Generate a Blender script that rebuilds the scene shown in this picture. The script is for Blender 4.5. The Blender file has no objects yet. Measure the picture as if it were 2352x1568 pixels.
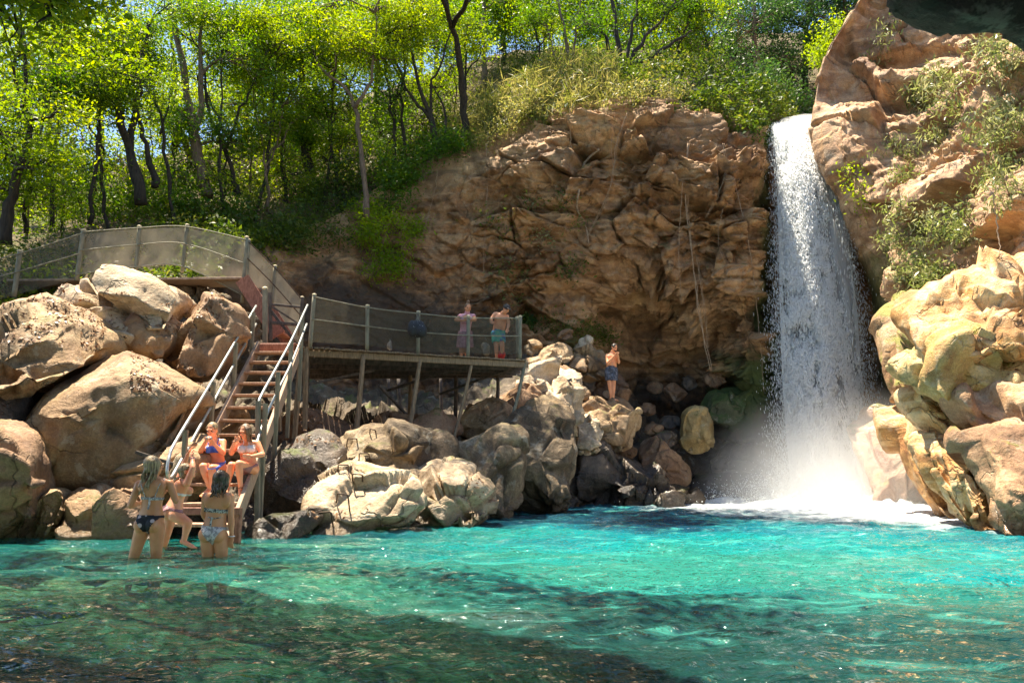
import bpy, bmesh, math, random
import numpy as np
from mathutils import Vector, Matrix
from math import pi, sin, cos, radians

scene = bpy.context.scene
# ------------------------------------------------------------------ camera, sky, sun
CAM_H = 0.97; FPX = 1829.0; PITCH = math.atan((1079 - 784) / FPX)
cam_d = bpy.data.cameras.new('camera'); cam_d.sensor_width = 36.0
cam_d.lens = FPX / 2352.0 * 36.0; cam_d.clip_end = 500; cam_d.clip_start = 0.05
cam = bpy.data.objects.new('camera', cam_d); scene.collection.objects.link(cam)
cam.location = (0, 0, CAM_H); cam.rotation_euler = (pi / 2 + PITCH, 0, 0)
scene.camera = cam

SUN = Vector((-0.20, 0.15, 0.96)).normalized()
SUN_EL = math.asin(SUN.z); SUN_AZ = math.atan2(SUN.x, SUN.y)
world = bpy.data.worlds.new('World'); scene.world = world; world.use_nodes = True
wn = world.node_tree; bg = wn.nodes['Background']
sky = wn.nodes.new('ShaderNodeTexSky'); sky.sky_type = 'NISHITA'; sky.sun_disc = False
sky.sun_elevation = SUN_EL; sky.sun_rotation = SUN_AZ; sky.air_density = 1.0; sky.dust_density = 0.6; sky.ozone_density = 2.0
hs = wn.nodes.new('ShaderNodeHueSaturation'); hs.inputs['Saturation'].default_value = 1.05
wn.links.new(sky.outputs[0], hs.inputs['Color']); wn.links.new(hs.outputs[0], bg.inputs[0]); bg.inputs[1].default_value = 0.095
sl = bpy.data.lights.new('sun', 'SUN'); sl.energy = 5.0; sl.angle = radians(0.5); sl.color = (1.0, 0.89, 0.71)
so = bpy.data.objects.new('sun', sl); scene.collection.objects.link(so)
so.rotation_euler = SUN.to_track_quat('Z', 'Y').to_euler(); so.location = (0, 0, 40)
scene.view_settings.view_transform = 'Standard'; scene.view_settings.look = 'None'
scene.view_settings.exposure = 1.72; scene.view_settings.gamma = 1.0
scene.cycles.max_bounces = 10; scene.cycles.diffuse_bounces = 8; scene.cycles.transparent_max_bounces = 16
scene.cycles.volume_bounces = 3

# ------------------------------------------------------------------ helpers
def at(u, v, Y):
    """point of the place seen at (u, v) of the 2352 px wide photograph at distance Y"""
    x = (u - 1176) / FPX; y = (784 - v) / FPX
    fy = cos(PITCH) - y * sin(PITCH); fz = sin(PITCH) + y * cos(PITCH)
    k = Y / fy
    return Vector((x * k, Y, CAM_H + fz * k))

def uvof(x, Y, z):
    f = Y * cos(PITCH) + (z - CAM_H) * sin(PITCH); up = -Y * sin(PITCH) + (z - CAM_H) * cos(PITCH)
    return 1176 + FPX * x / f, 784 - FPX * up / f

def atz(u, Y, z):
    x = (u - 1176) / FPX
    # solve with the row that gives height z
    t = (z - CAM_H) / Y
    y = (t * cos(PITCH) - sin(PITCH)) / (cos(PITCH) + t * sin(PITCH))
    return Vector((x * Y / (cos(PITCH) - y * sin(PITCH)), Y, z))

def hash3(ix, iy, iz, seed):
    h = (ix.astype(np.int64) * 374761393 + iy.astype(np.int64) * 668265263 + iz.astype(np.int64) * 2147483647 + seed * 1274126177) & 0xffffffff
    h = ((h ^ (h >> 13)) * 1274126177) & 0xffffffff
    h = ((h ^ (h >> 16)) * 2246822519) & 0xffffffff
    h = h ^ (h >> 15)
    return h.astype(np.float64) / 4294967295.0

def vnoise(P, seed=0):
    F = np.floor(P); f = P - F; f = f * f * f * (f * (f * 6 - 15) + 10); F = F.astype(np.int64)
    r = 0
    for a in (0, 1):
        wa = f[:, 0] if a else 1 - f[:, 0]
        for b in (0, 1):
            wb = f[:, 1] if b else 1 - f[:, 1]
            for c in (0, 1):
                wc = f[:, 2] if c else 1 - f[:, 2]
                r = r + hash3(F[:, 0] + a, F[:, 1] + b, F[:, 2] + c, seed) * wa * wb * wc
    return r * 2 - 1

def fbm(P, oct=4, seed=0, gain=0.5):
    r = np.zeros(len(P)); a = 1.0; s = 1.0
    for i in range(oct):
        r += a * vnoise(P * s + 17.3 * i, seed + i); a *= gain; s *= 2.03
    return r

def ridged(P, oct=4, seed=0):
    r = np.zeros(len(P)); a = 0.5; s = 1.0
    for i in range(oct):
        r += a * (1 - np.abs(vnoise(P * s + 9.1 * i, seed + i)) * 2); a *= 0.5; s *= 2.1
    return r

def worley(P, seed=0, tilt=False):
    F = np.floor(P).astype(np.int64)
    f1 = np.full(len(P), 9.0); f2 = np.full(len(P), 9.0); idr = np.zeros(len(P)); tl = np.zeros(len(P))
    for a in (-1, 0, 1):
        for b in (-1, 0, 1):
            for c in (-1, 0, 1):
                cx, cy, cz = F[:, 0] + a, F[:, 1] + b, F[:, 2] + c
                px = cx + hash3(cx, cy, cz, seed); py = cy + hash3(cx, cy, cz, seed + 1); pz = cz + hash3(cx, cy, cz, seed + 2)
                d = np.sqrt((px - P[:, 0]) ** 2 + (py - P[:, 1]) ** 2 + (pz - P[:, 2]) ** 2)
                n = d < f1
                f2 = np.where(n, f1, np.minimum(f2, d))
                idr = np.where(n, hash3(cx, cy, cz, seed + 3), idr)
                if tilt:
                    tv = (P[:, 0] - px) * (hash3(cx, cy, cz, seed + 4) - .5) + (P[:, 1] - py) * (hash3(cx, cy, cz, seed + 5) - .5) + (P[:, 2] - pz) * (hash3(cx, cy, cz, seed + 6) - .5)
                    tl = np.where(n, tv * 2, tl)
                f1 = np.where(n, d, f1)
    return (f1, f2, idr, tl) if tilt else (f1, f2, idr)

def smooth01(x, a, b):
    t = np.clip((x - a) / (b - a), 0, 1); return t * t * (3 - 2 * t)

def link(o): scene.collection.objects.link(o); return o

def tag(o, label=None, cat=None, group=None, kind=None):
    if label: o['label'] = label
    if cat: o['category'] = cat
    if group: o['group'] = group
    if kind: o['kind'] = kind
    return o

def empty(name, loc, label=None, cat=None, group=None):
    o = bpy.data.objects.new(name, None); o.empty_display_size = 0.3
    o.location = loc; link(o); return tag(o, label, cat, group)

def mesh_np(name, V, F, smooth=True):
    """V (n,3), F (m,k) arrays of equal sided faces or list of tuples"""
    me = bpy.data.meshes.new(name)
    V = np.asarray(V, dtype=np.float32)
    if isinstance(F, np.ndarray):
        m, k = F.shape
        me.vertices.add(len(V)); me.vertices.foreach_set('co', V.ravel())
        me.loops.add(m * k); me.loops.foreach_set('vertex_index', F.ravel().astype(np.int32))
        me.polygons.add(m); me.polygons.foreach_set('loop_start', np.arange(0, m * k, k, dtype=np.int32))
        me.polygons.foreach_set('loop_total', np.full(m, k, dtype=np.int32))
        me.update(calc_edges=True)
    else:
        me.from_pydata(V.tolist(), [], [tuple(f) for f in F]); me.update()
    if smooth: me.polygons.foreach_set('use_smooth', np.ones(len(me.polygons), dtype=bool))
    return me

def mk(name, V, F, mat, parent=None, origin=None, smooth=True):
    V = np.array(V, dtype=np.float64)
    if parent is not None:
        w = parent.location.copy(); p = parent.parent
        while p is not None: w += p.location; p = p.parent
        V = V - np.array(w)
    elif origin is not None:
        V = V - np.array(origin)
    o = bpy.data.objects.new(name, mesh_np(name, V, F, smooth))
    o.data.materials.append(mat); link(o)
    if parent is not None: o.parent = parent
    elif origin is not None: o.location = origin
    return o

def grid_faces(nu, nv, wrap_u=False):
    i, j = np.meshgrid(np.arange(nu if wrap_u else nu - 1), np.arange(nv - 1), indexing='ij')
    i = i.ravel(); j = j.ravel(); i2 = (i + 1) % nu
    return np.stack([i * nv + j, i2 * nv + j, i2 * nv + j + 1, i * nv + j + 1], 1)

def grid_normals(G):
    du = np.gradient(G, axis=0); dv = np.gradient(G, axis=1)
    n = np.cross(du, dv); n /= np.linalg.norm(n, axis=2, keepdims=True) + 1e-9
    return n

def cr_interp(C, n):
    """Catmull-Rom resample of the rows of C (k, ...) to n samples"""
    k = len(C); t = np.linspace(0, k - 1 - 1e-6, n); i = np.floor(t).astype(int); f = t - i
    sh = (n,) + (1,) * (C.ndim - 1); f = f.reshape(sh)
    p0 = C[np.maximum(i - 1, 0)]; p1 = C[i]; p2 = C[np.minimum(i + 1, k - 1)]; p3 = C[np.minimum(i + 2, k - 1)]
    return 0.5 * ((2 * p1) + (-p0 + p2) * f + (2 * p0 - 5 * p1 + 4 * p2 - p3) * f ** 2 + (-p0 + 3 * p1 - 3 * p2 + p3) * f ** 3)

def loft(cols, nu, nv):
    C = np.array([[list(p) for p in c] for c in cols], dtype=float)
    G = cr_interp(C, nu); G = np.swapaxes(cr_interp(np.swapaxes(G, 0, 1), nv), 0, 1)
    return G

def tube(P, R, n=8, caps=True):
    """tube along points; R radius or list; returns V, F list"""
    P = [Vector(p) for p in P]; k = len(P)
    if not hasattr(R, '__len__'): R = [R] * k
    V = []; F = []; prev = None
    for i in range(k):
        t = (P[min(i + 1, k - 1)] - P[max(i - 1, 0)])
        t = t.normalized() if t.length > 1e-9 else Vector((0, 0, 1))
        if prev is None:
            a = t.orthogonal().normalized()
        else:
            a = (prev - t * prev.dot(t))
            a = a.normalized() if a.length > 1e-6 else t.orthogonal().normalized()
        prev = a; b = t.cross(a)
        for q in range(n):
            an = 2 * pi * q / n
            V.append(P[i] + (a * cos(an) + b * sin(an)) * R[i])
    for i in range(k - 1):
        for q in range(n):
            q2 = (q + 1) % n
            F.append((i * n + q, i * n + q2, (i + 1) * n + q2, (i + 1) * n + q))
    if caps:
        F.append(tuple(range(n))[::-1]); F.append(tuple((k - 1) * n + q for q in range(n)))
    return V, F

class MB:
    def __init__(s): s.V = []; s.F = []
    def add(s, V, F):
        b = len(s.V); s.V += [Vector(v) for v in V]; s.F += [tuple(i + b for i in f) for f in F]; return s
    def tube(s, P, R, n=8, caps=True): return s.add(*tube(P, R, n, caps))
    def beam(s, a, b, w, h, up=Vector((0, 0, 1))):
        """box beam from a to b, width w sideways and h along up; chamfered edges"""
        a = Vector(a); b = Vector(b); d = (b - a).normalized(); sd = d.cross(up)
        if sd.length < 1e-4: sd = d.cross(Vector((0, 1, 0)))
        sd.normalize(); u = sd.cross(d).normalized(); c = min(w, h) * 0.12
        pr = [(-w/2 + c, -h/2), (w/2 - c, -h/2), (w/2, -h/2 + c), (w/2, h/2 - c), (w/2 - c, h/2), (-w/2 + c, h/2), (-w/2, h/2 - c), (-w/2, -h/2 + c)]
        V = [a + sd * x + u * y for x, y in pr] + [b + sd * x + u * y for x, y in pr]
        F = [(i, (i + 1) % 8, 8 + (i + 1) % 8, 8 + i) for i in range(8)] + [tuple(range(8))[::-1], tuple(range(8, 16))]
        return s.add(V, F)
    def ell(s, c, r, M=None, nu=12, nv=8):
        V = []; F = []; c = Vector(c)
        for j in range(nv + 1):
            th = pi * (0.02 + 0.96 * j / nv)
            for i in range(nu):
                ph = 2 * pi * i / nu
                p = Vector((r[0] * sin(th) * cos(ph), r[1] * sin(th) * sin(ph), r[2] * cos(th)))
                V.append(c + ((M @ p) if M else p))
        for j in range(nv):
            for i in range(nu):
                F.append((j * nu + i, (j + 1) * nu + i, (j + 1) * nu + (i + 1) % nu, j * nu + (i + 1) % nu))
        F.append(tuple(range(nu))); F.append(tuple(nv * nu + i for i in range(nu))[::-1])
        return s.add(V, F)
    def out(s, name, mat, parent=None, origin=None, smooth=True):
        return mk(name, [tuple(v) for v in s.V], s.F, mat, parent, origin, smooth)

# ------------------------------------------------------------------ materials
class NT:
    def __init__(s, name):
        s.m = bpy.data.materials.new(name); s.m.use_nodes = True; s.t = s.m.node_tree
        s.t.nodes.clear(); s.o = s.t.nodes.new('ShaderNodeOutputMaterial')
    def n(s, typ, **kw):
        nd = s.t.nodes.new('ShaderNode' + typ); ins = kw.pop('i', {})
        for k, v in kw.items(): setattr(nd, k, v)
        for k, v in ins.items():
            if isinstance(v, bpy.types.NodeSocket): s.t.links.new(v, nd.inputs[k])
            else:
                if isinstance(v, tuple) and len(v) == 3 and nd.inputs[k].type == 'RGBA': v = v + (1,)
                nd.inputs[k].default_value = v
        return nd
    def pos(s, scale=(1, 1, 1), rot=(0, 0, 0)):
        g = s.n('NewGeometry').outputs['Position']
        return s.n('Mapping', i={'Vector': g, 'Scale': scale, 'Rotation': rot}).outputs[0]
    def noise(s, vec, scale, detail=4, rough=0.55, dist=0.0, out='Fac'):
        return s.n('TexNoise', i={'Vector': vec, 'Scale': scale, 'Detail': detail, 'Roughness': rough, 'Distortion': dist}).outputs[out]
    def vor(s, vec, scale, feature='F1', out='Distance', rand=1.0):
        return s.n('TexVoronoi', feature=feature, i={'Vector': vec, 'Scale': scale, 'Randomness': rand}).outputs[out]
    def ramp(s, fac, stops, interp='LINEAR'):
        r = s.n('ValToRGB', i={'Fac': fac}); cr = r.color_ramp; cr.interpolation = interp
        while len(cr.elements) > 1: cr.elements.remove(cr.elements[0])
        for k, (p, c) in enumerate(stops):
            e = cr.elements[0] if k == 0 else cr.elements.new(p)
            e.position = p; e.color = (c if isinstance(c, tuple) else (c, c, c)) + (1,)
        return r.outputs[0]
    def math(s, op, a, b=0.0, clamp=False):
        return s.n('Math', operation=op, use_clamp=clamp, i={0: a, 1: b}).outputs[0]
    def mr(s, v, a, b, c=0.0, d=1.0):
        return s.n('MapRange', i={'Value': v, 'From Min': a, 'From Max': b, 'To Min': c, 'To Max': d}).outputs[0]
    def mix(s, f, a, b, blend='MIX'):
        nd = s.n('Mix', data_type='RGBA', blend_type=blend)
        for k, v in ((0, f), (6, a), (7, b)):
            if isinstance(v, bpy.types.NodeSocket): s.t.links.new(v, nd.inputs[k])
            else: nd.inputs[k].default_value = v + (1,) if isinstance(v, tuple) else v
        return nd.outputs[2]
    def bump(s, h, strength, dist=0.05, normal=None):
        i = {'Height': h, 'Strength': strength, 'Distance': dist}
        if normal is not None: i['Normal'] = normal
        return s.n('Bump', i=i).outputs[0]
    def bsdf(s, **i):
        p = s.n('BsdfPrincipled'); 
        for k, v in i.items():
            k = k.replace('_', ' ')
            if isinstance(v, bpy.types.NodeSocket): s.t.links.new(v, p.inputs[k])
            else: p.inputs[k].default_value = v + (1,) if isinstance(v, tuple) and len(v) == 3 and p.inputs[k].type == 'RGBA' else v
        return p.outputs[0]
    def done(s, sh, vol=None):
        if sh is not None: s.t.links.new(sh, s.o.inputs[0])
        if vol is not None: s.t.links.new(vol, s.o.inputs[1])
        return s.m

def rock_mat(name, dark, mid, light, moss=0.35, moss_col=(0.09, 0.11, 0.015), wet=0.3, litter=0.0, scale=1.0, lichen=0.25, strata=None, rough=0.75, stain=0.0, damp_shade=(), green=()):
    t = NT(name); p = t.pos((scale,) * 3)
    n1 = t.noise(p, 0.55, 6, 0.6, 0.8); n2 = t.noise(p, 3.2, 8, 0.65, 0.4); n3 = t.noise(p, 22, 6, 0.7)
    f = t.math('ADD', t.math('MULTIPLY', n1, 0.6), t.math('MULTIPLY', n2, 0.4))
    col = t.ramp(f, [(0.33, dark), (0.47, mid), (0.6, light), (0.72, mid)])
    col = t.mix(t.mr(n3, 0.42, 0.75, 0, 0.55), col, tuple(c * 0.45 for c in dark))
    spk = t.noise(p, 60, 3, 0.6)
    col = t.mix(t.mr(spk, 0.55, 0.75, 0, 0.5), col, tuple(min(1, c * 1.35) for c in light))
    if strata:
        ps = t.pos(strata[1], strata[0]); w = t.n('TexNoise', i={'Vector': ps, 'Scale': 1.0, 'Detail': 5.0, 'Distortion': 1.2}).outputs['Fac']
        col = t.mix(t.mr(w, 0.5, 0.62, 0, strata[2]), col, tuple(c * 0.5 for c in dark))
        col = t.mix(t.mr(w, 0.42, 0.36, 0, strata[2] * 0.8), col, tuple(min(1, c * 1.3) for c in light))
    if stain > 0:
        sn = t.noise(t.pos((1, 1, 0.45)), 0.42, 7, 0.7, 0.9)
        col = t.mix(t.math('MULTIPLY', t.mr(sn, 0.50, 0.62, 0, 1), stain), col, tuple(c * 0.35 for c in dark))
        col = t.mix(t.math('MULTIPLY', t.mr(sn, 0.44, 0.36, 0, 1), stain * 0.5), col, (0.55, 0.33, 0.10))
    # veins and cracks
    pw = t.n('VectorMath', operation='ADD', i={0: p, 1: t.n('TexNoise', i={'Vector': p, 'Scale': 1.3, 'Detail': 4.0}).outputs['Color']}).outputs[0]
    cr = t.vor(pw, 0.9, 'DISTANCE_TO_EDGE'); cm = t.noise(p, 0.8, 2)
    crk = t.math('MULTIPLY', t.mr(cr, 0.0, 0.016, 1, 0), t.mr(cm, 0.52, 0.60, 0, 1))
    col = t.mix(t.math('MULTIPLY', crk, 0.45), col, tuple(c * 0.25 for c in dark))
    # lichen patches
    li = t.noise(p, 1.7, 5, 0.7, 0.5)
    col = t.mix(t.math('MULTIPLY', t.mr(li, 0.58, 0.64, 0, 1), lichen), col, (0.62, 0.58, 0.46))
    nz = t.n('SeparateXYZ', i={0: t.n('NewGeometry').outputs['Normal']}).outputs['Z']
    if moss > 0:
        mf = t.math('ADD', t.math('MULTIPLY', nz, 0.14), t.math('ADD', t.math('MULTIPLY', t.noise(p, 1.3, 8, 0.75, 0.5), 0.75), t.math('MULTIPLY', n3, 0.25)))
        mm = t.mr(mf, 0.69 - moss * 0.32, 0.76 - moss * 0.32, 0, 0.8)
        col = t.mix(mm, col, t.mix(n2, tuple(c * 0.55 for c in moss_col), tuple(min(1, c * 1.7) for c in moss_col)))
    raw = t.n('NewGeometry').outputs['Position']
    for (c3, sc, lst) in [(d_[0], d_[1], 0) for d_ in damp_shade] + [(g_[0], g_[1], 1) for g_ in green]:
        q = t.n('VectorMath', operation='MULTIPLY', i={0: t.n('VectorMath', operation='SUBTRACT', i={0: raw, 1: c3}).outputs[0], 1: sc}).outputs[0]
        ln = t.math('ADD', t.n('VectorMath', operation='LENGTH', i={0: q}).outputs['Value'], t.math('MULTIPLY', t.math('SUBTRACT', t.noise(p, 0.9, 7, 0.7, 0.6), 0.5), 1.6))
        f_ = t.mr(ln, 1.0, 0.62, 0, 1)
        col = t.mix(t.math('MULTIPLY', f_, 0.85 if lst == 0 else 0.75), col, (0.03, 0.022, 0.016) if lst == 0 else t.mix(n2, (0.035, 0.05, 0.01), (0.13, 0.16, 0.03)))  # dark spots: painted shade on the cliff, wet rock beside the fall
    z = t.n('SeparateXYZ', i={0: raw}).outputs['Z']
    zz = t.math('ADD', z, t.math('MULTIPLY', n2, -0.35))
    wetf = t.mr(zz, wet, wet - 0.25, 0, 1)
    col = t.mix(t.math('MULTIPLY', wetf, 0.6), col, tuple(c * 0.25 for c in dark))
    rg = t.n('Mix', data_type='FLOAT'); t.t.links.new(wetf, rg.inputs[0]); rg.inputs[2].default_value = rough; rg.inputs[3].default_value = 0.25
    h = t.math('ADD', t.math('ADD', t.math('MULTIPLY', n2, 1.2), t.math('MULTIPLY', n3, 0.35)), t.math('MULTIPLY', crk, -0.8))
    h = t.math('ADD', h, t.math('MULTIPLY', t.vor(pw, 2.6, 'F1'), 0.35))
    nrm = t.bump(h, 0.75, 0.11)
    return t.done(t.bsdf(Base_Color=col, Roughness=rg.outputs[0], Normal=nrm))

def leaf_mat(name, cols, trans=0.5, rough=0.45):
    t = NT(name); r = t.n('NewGeometry').outputs['Random Per Island']
    big = t.noise(t.pos(), 0.45, 2)
    f = t.math('ADD', t.math('MULTIPLY', r, 0.6), t.mr(big, 0.35, 0.65, 0, 0.4))
    k = len(cols) - 1
    col = t.ramp(f, [(i / k, c) for i, c in enumerate(cols)])
    d = t.bsdf(Base_Color=col, Roughness=rough, Specular_IOR_Level=0.35)
    tc = t.n('HueSaturation', i={'Hue': 0.475, 'Saturation': 1.15, 'Value': 2.0, 'Color': col}).outputs[0]
    tr = t.n('BsdfTranslucent', i={'Color': tc}).outputs[0]
    return t.done(t.n('MixShader', i={0: trans, 1: d, 2: tr}).outputs[0])

def plain_mat(name, c1, c2, scale=8, rough=0.6, bump=0.2, metal=0.0, stretch=(1, 1, 1), bdist=0.01, spec=0.5, sss=0.0):
    t = NT(name); p = t.pos(stretch); n = t.noise(p, scale, 5, 0.6)
    col = t.mix(t.mr(n, 0.35, 0.65), c1, c2)
    kw = dict(Base_Color=col, Roughness=rough, Metallic=metal, Specular_IOR_Level=spec, Normal=t.bump(n, bump, bdist))
    if sss: kw['Subsurface_Weight'] = sss; kw['Subsurface_Radius'] = (0.02, 0.008, 0.004); kw['Subsurface_Scale'] = 0.5
    return t.done(t.bsdf(**kw))
# ------------------------------------------------------------------ rock and earth materials
M_cliff = rock_mat('cliff_rock', (0.14, 0.07, 0.03), (0.37, 0.19, 0.08), (0.54, 0.32, 0.15), moss=0.20, stain=0.45, wet=0.5, damp_shade=[((5.2, 28, 2.4), (0.24, 0.12, 0.40)), ((8.8, 28, 2.5), (0.5, .2, .22)), ((-4.0, 24.8, 5.6), (0.17, 0.2, 0.36))], green=[((9.0, 27, 7.0), (0.9, 0.3, 0.15)), ((7.6, 26.3, 3.6), (0.8, 0.3, 0.6)), ((2.2, 26, 4.6), (0.7, .3, .8))], lichen=0.12,  # cave and behind-deck spots paint shade into the rock; the fall spot is wet
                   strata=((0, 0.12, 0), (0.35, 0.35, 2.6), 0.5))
M_right = rock_mat('ravine_rock', (0.24, 0.12, 0.06), (0.48, 0.27, 0.135), (0.66, 0.44, 0.26), moss=0.16, stain=0.2, damp_shade=[((11.6, 25.5, 3.0), (0.7, 0.3, 0.25))], green=[((11.9, 24.5, 5.5), (0.8, 0.3, 0.3)), ((12.2, 21.5, 3.5), (0.6, .3, .5))], wet=0.3, lichen=0.2,
                   strata=((0, 0.9, 0.2), (0.5, 0.5, 2.2), 0.55), moss_col=(0.16, 0.17, 0.02))
M_tan = rock_mat('tan_boulder', (0.15, 0.085, 0.04), (0.33, 0.20, 0.10), (0.52, 0.37, 0.21), moss=0.14, stain=0.5, wet=0.25, lichen=0.3, moss_col=(0.13, 0.13, 0.03))
M_brown = rock_mat('brown_boulder', (0.10, 0.055, 0.028), (0.26, 0.14, 0.07), (0.42, 0.26, 0.14), moss=0.12, stain=0.5, wet=0.3, lichen=0.1)
M_dark = rock_mat('dark_wet_rock', (0.035, 0.025, 0.018), (0.09, 0.065, 0.045), (0.20, 0.145, 0.10), moss=0.15, wet=0.9, lichen=0.05, rough=0.4)
M_grey = rock_mat('grey_brown_rock', (0.065, 0.042, 0.023), (0.18, 0.12, 0.062), (0.48, 0.35, 0.20), moss=0.16, wet=0.35, stain=0.5, moss_col=(0.10, 0.09, 0.02))
M_pale = rock_mat('pale_river_rock', (0.26, 0.17, 0.095), (0.50, 0.36, 0.22), (0.72, 0.58, 0.40), moss=0.10, stain=0.3, wet=0.2, lichen=0.25, moss_col=(0.15, 0.14, 0.03),
                  strata=((0.2, 0.5, 0), (0.8, 0.8, 3.0), 0.4))
M_orange = rock_mat('orange_river_rock', (0.38, 0.14, 0.035), (0.64, 0.33, 0.10), (0.82, 0.58, 0.32), moss=0.04, wet=0.15, lichen=0.3,
                    strata=((0, 0.95, 0.3), (0.5, 0.5, 2.6), 0.6), moss_col=(0.2, 0.2, 0.02))

def earth_mat():
    t = NT('leafy_soil'); p = t.pos(); n = t.noise(p, 0.8, 6, 0.6); n2 = t.noise(p, 9, 6, 0.7); v = t.vor(p, 14, 'F1', 'Color')
    col = t.ramp(n, [(0.35, (0.05, 0.055, 0.015)), (0.5, (0.14, 0.10, 0.05)), (0.65, (0.10, 0.13, 0.03))])
    col = t.mix(t.mr(n2, 0.45, 0.6, 0, 0.7), col, (0.20, 0.13, 0.07))
    return t.done(t.bsdf(Base_Color=col, Roughness=0.95, Normal=t.bump(t.math('ADD', n2, t.math('MULTIPLY', t.vor(p, 12), 0.6)), 0.9, 0.12)))
M_earth = earth_mat()

def displace_rock(G, amp=0.5, bs=0.55, blocky=0.5, seed=0, strat=(1, 1, 1.6), rot=0.0, detail=0.06, crack=0.25, tilt=1.1, mask=None, sec=1.0):
    sh = G.shape; P = G.reshape(-1, 3); N = grid_normals(G).reshape(-1, 3)
    c, s = cos(rot), sin(rot)
    Q = np.stack([P[:, 0] * c - P[:, 2] * s, P[:, 1], P[:, 0] * s + P[:, 2] * c], 1)
    W = Q + 0.3 * np.stack([vnoise(P * 0.6, seed + 5), vnoise(P * 0.6, seed + 6), vnoise(P * 0.6, seed + 7)], 1)
    W = W + 0.05 * np.stack([vnoise(P * 2.9, seed + 8), vnoise(P * 2.9, seed + 9), vnoise(P * 2.9, seed + 10)], 1)
    W = W * np.array(strat)
    if mask is not None: blocky = blocky * mask(P); crack = crack * mask(P)
    d = amp * fbm(P * 0.28, 4, seed)
    f1, f2, idr, tl = worley(W * bs, seed + 11, True)
    edge = smooth01(f2 - f1, 0.0, 0.055)
    d += (blocky * (idr - 0.5) + tilt * blocky * tl) * edge - crack * (1 - edge)
    g1, g2, idg, tg = worley(W * bs * 2.7 + 3.1, seed + 21, True)
    e2 = smooth01(g2 - g1, 0.0, 0.07)
    d += sec * ((blocky * 0.35 * (idg - 0.5) + tilt * 0.4 * blocky * tg) * e2 - crack * 0.3 * (1 - e2))
    h1, h2, idh, th = worley(W * bs * 6.5 + 1.7, seed + 27, True); e3 = smooth01(h2 - h1, 0, .1)
    d += sec * (blocky * 0.16 * (idh - 0.5) + tilt * 0.16 * blocky * th) * e3
    d += detail * (fbm(P * 3.1, 4, seed + 31) + ridged(P * 1.4, 3, seed + 41))
    return d.reshape(sh[:2]), N.reshape(sh)

def cliff_obj(name, cols, nu, nv, mat, flip=1, fade=None, **kw):
    G = loft(cols, nu, nv); d, N = displace_rock(G, **kw)
    if fade is not None: d = d * fade(G)
    G = G + flip * N * d[..., None]
    o = mk(name, G.reshape(-1, 3), grid_faces(nu, nv), mat); o['kind'] = 'structure'
    return o, G

# main cliff --------------------------------------------------------
def colp(*pts): return [at(*p) if len(p) == 3 else p[0] for p in pts]
B = lambda u, Y, z=-1.3: (atz(u, Y, z),)
cliff_cols = [
 colp((440,520,24.5),(450,600,23.6),(460,700,22.8),(470,800,22),(480,900,21),(490,1000,20.5),B(500,20)),
 colp((620,530,25.8),(620,600,25.0),(620,700,24.4),(620,800,24),(620,900,24),(620,1000,24),B(620,23)),
 colp((760,500,26.8),(760,580,26.2),(760,680,25.7),(770,780,25.5),(770,880,25.7),(770,980,25.3),B(770,24.5)),
 colp((880,425,27.5),(890,520,27),(900,640,26.5),(900,750,26.5),(900,850,26.7),(900,950,26.2),B(900,25)),
 colp((985,370,27.4),(990,480,27),(1000,600,26.7),(1000,720,26.7),(1010,820,27),(1010,920,26),B(1010,25)),
 colp((1110,320,27.1),(1110,420,26.6),(1110,540,26.6),(1110,660,26.8),(1110,770,27),(1110,900,26.2),B(1110,25.2)),
 colp((1215,270,26.5),(1210,380,26.2),(1200,500,26.5),(1200,620,26.8),(1210,740,27),(1220,880,26.5),B(1220,25.5)),
 colp((1340,232,26.0),(1340,350,25.5),(1340,470,25.8),(1340,600,26.2),(1340,740,27.4),(1350,860,28.6),B(1350,28.2)),
 colp((1470,222,25.8),(1470,340,25.2),(1470,460,25.5),(1470,590,26.0),(1480,715,28.6),(1480,880,30.2),B(1480,30)),
 colp((1610,238,25.8),(1600,350,25.0),(1600,460,25.1),(1600,590,25.6),(1610,735,27.4),(1620,880,29.6),B(1600,30.2)),
 colp((1710,272,25.7),(1712,370,24.9),(1705,470,24.9),(1700,590,25.2),(1700,740,25.8),(1710,870,26.6),B(1700,29.8)),
 colp((1752,288,25.9),(1756,380,25.3),(1742,470,25.4),(1735,590,25.7),(1745,740,26.1),(1762,880,26.8),B(1760,28.7)),
 colp((1772,292,27.2),(1770,380,27.4),(1765,480,27.6),(1760,600,27.8),(1765,740,28),(1775,890,28.2),B(1775,28.8)),
 colp((1800,330,29.0),(1800,400,29.2),(1800,500,29.5),(1800,600,29.5),(1800,740,29.5),(1800,900,29.5),B(1800,29)),
 colp((1900,330,30),(1900,400,30),(1900,500,30),(1900,600,30),(1900,740,30),(1900,900,29.8),B(1900,29.4)),
 colp((2030,330,30),(2030,400,30),(2030,500,30),(2030,600,29.8),(2030,740,29.3),(2040,900,29),B(2050,28.5)),
]
cl, Gc = cliff_obj('cliff', cliff_cols, 620, 400, M_cliff, flip=-1, fade=lambda G: (1 - 0.72 * smooth01(np.arange(G.shape[0]), 425, 465))[:, None] * (0.2 + 0.8 * smooth01(np.arange(G.shape[1]), 4, 70))[None, :], amp=0.40, bs=0.55, tilt=1.4, blocky=0.72, seed=3, strat=(1.0, 1.0, 1.7), rot=0.22, detail=0.07, crack=0.2, mask=lambda P: (0.25 + 0.75 * smooth01(P[:, 0] + 1.5 * vnoise(P * .4, 2), -3, 2.5)) * (0.45 + 0.75 * smooth01(vnoise(P * .33, 71), -.35, .35)))

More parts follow.
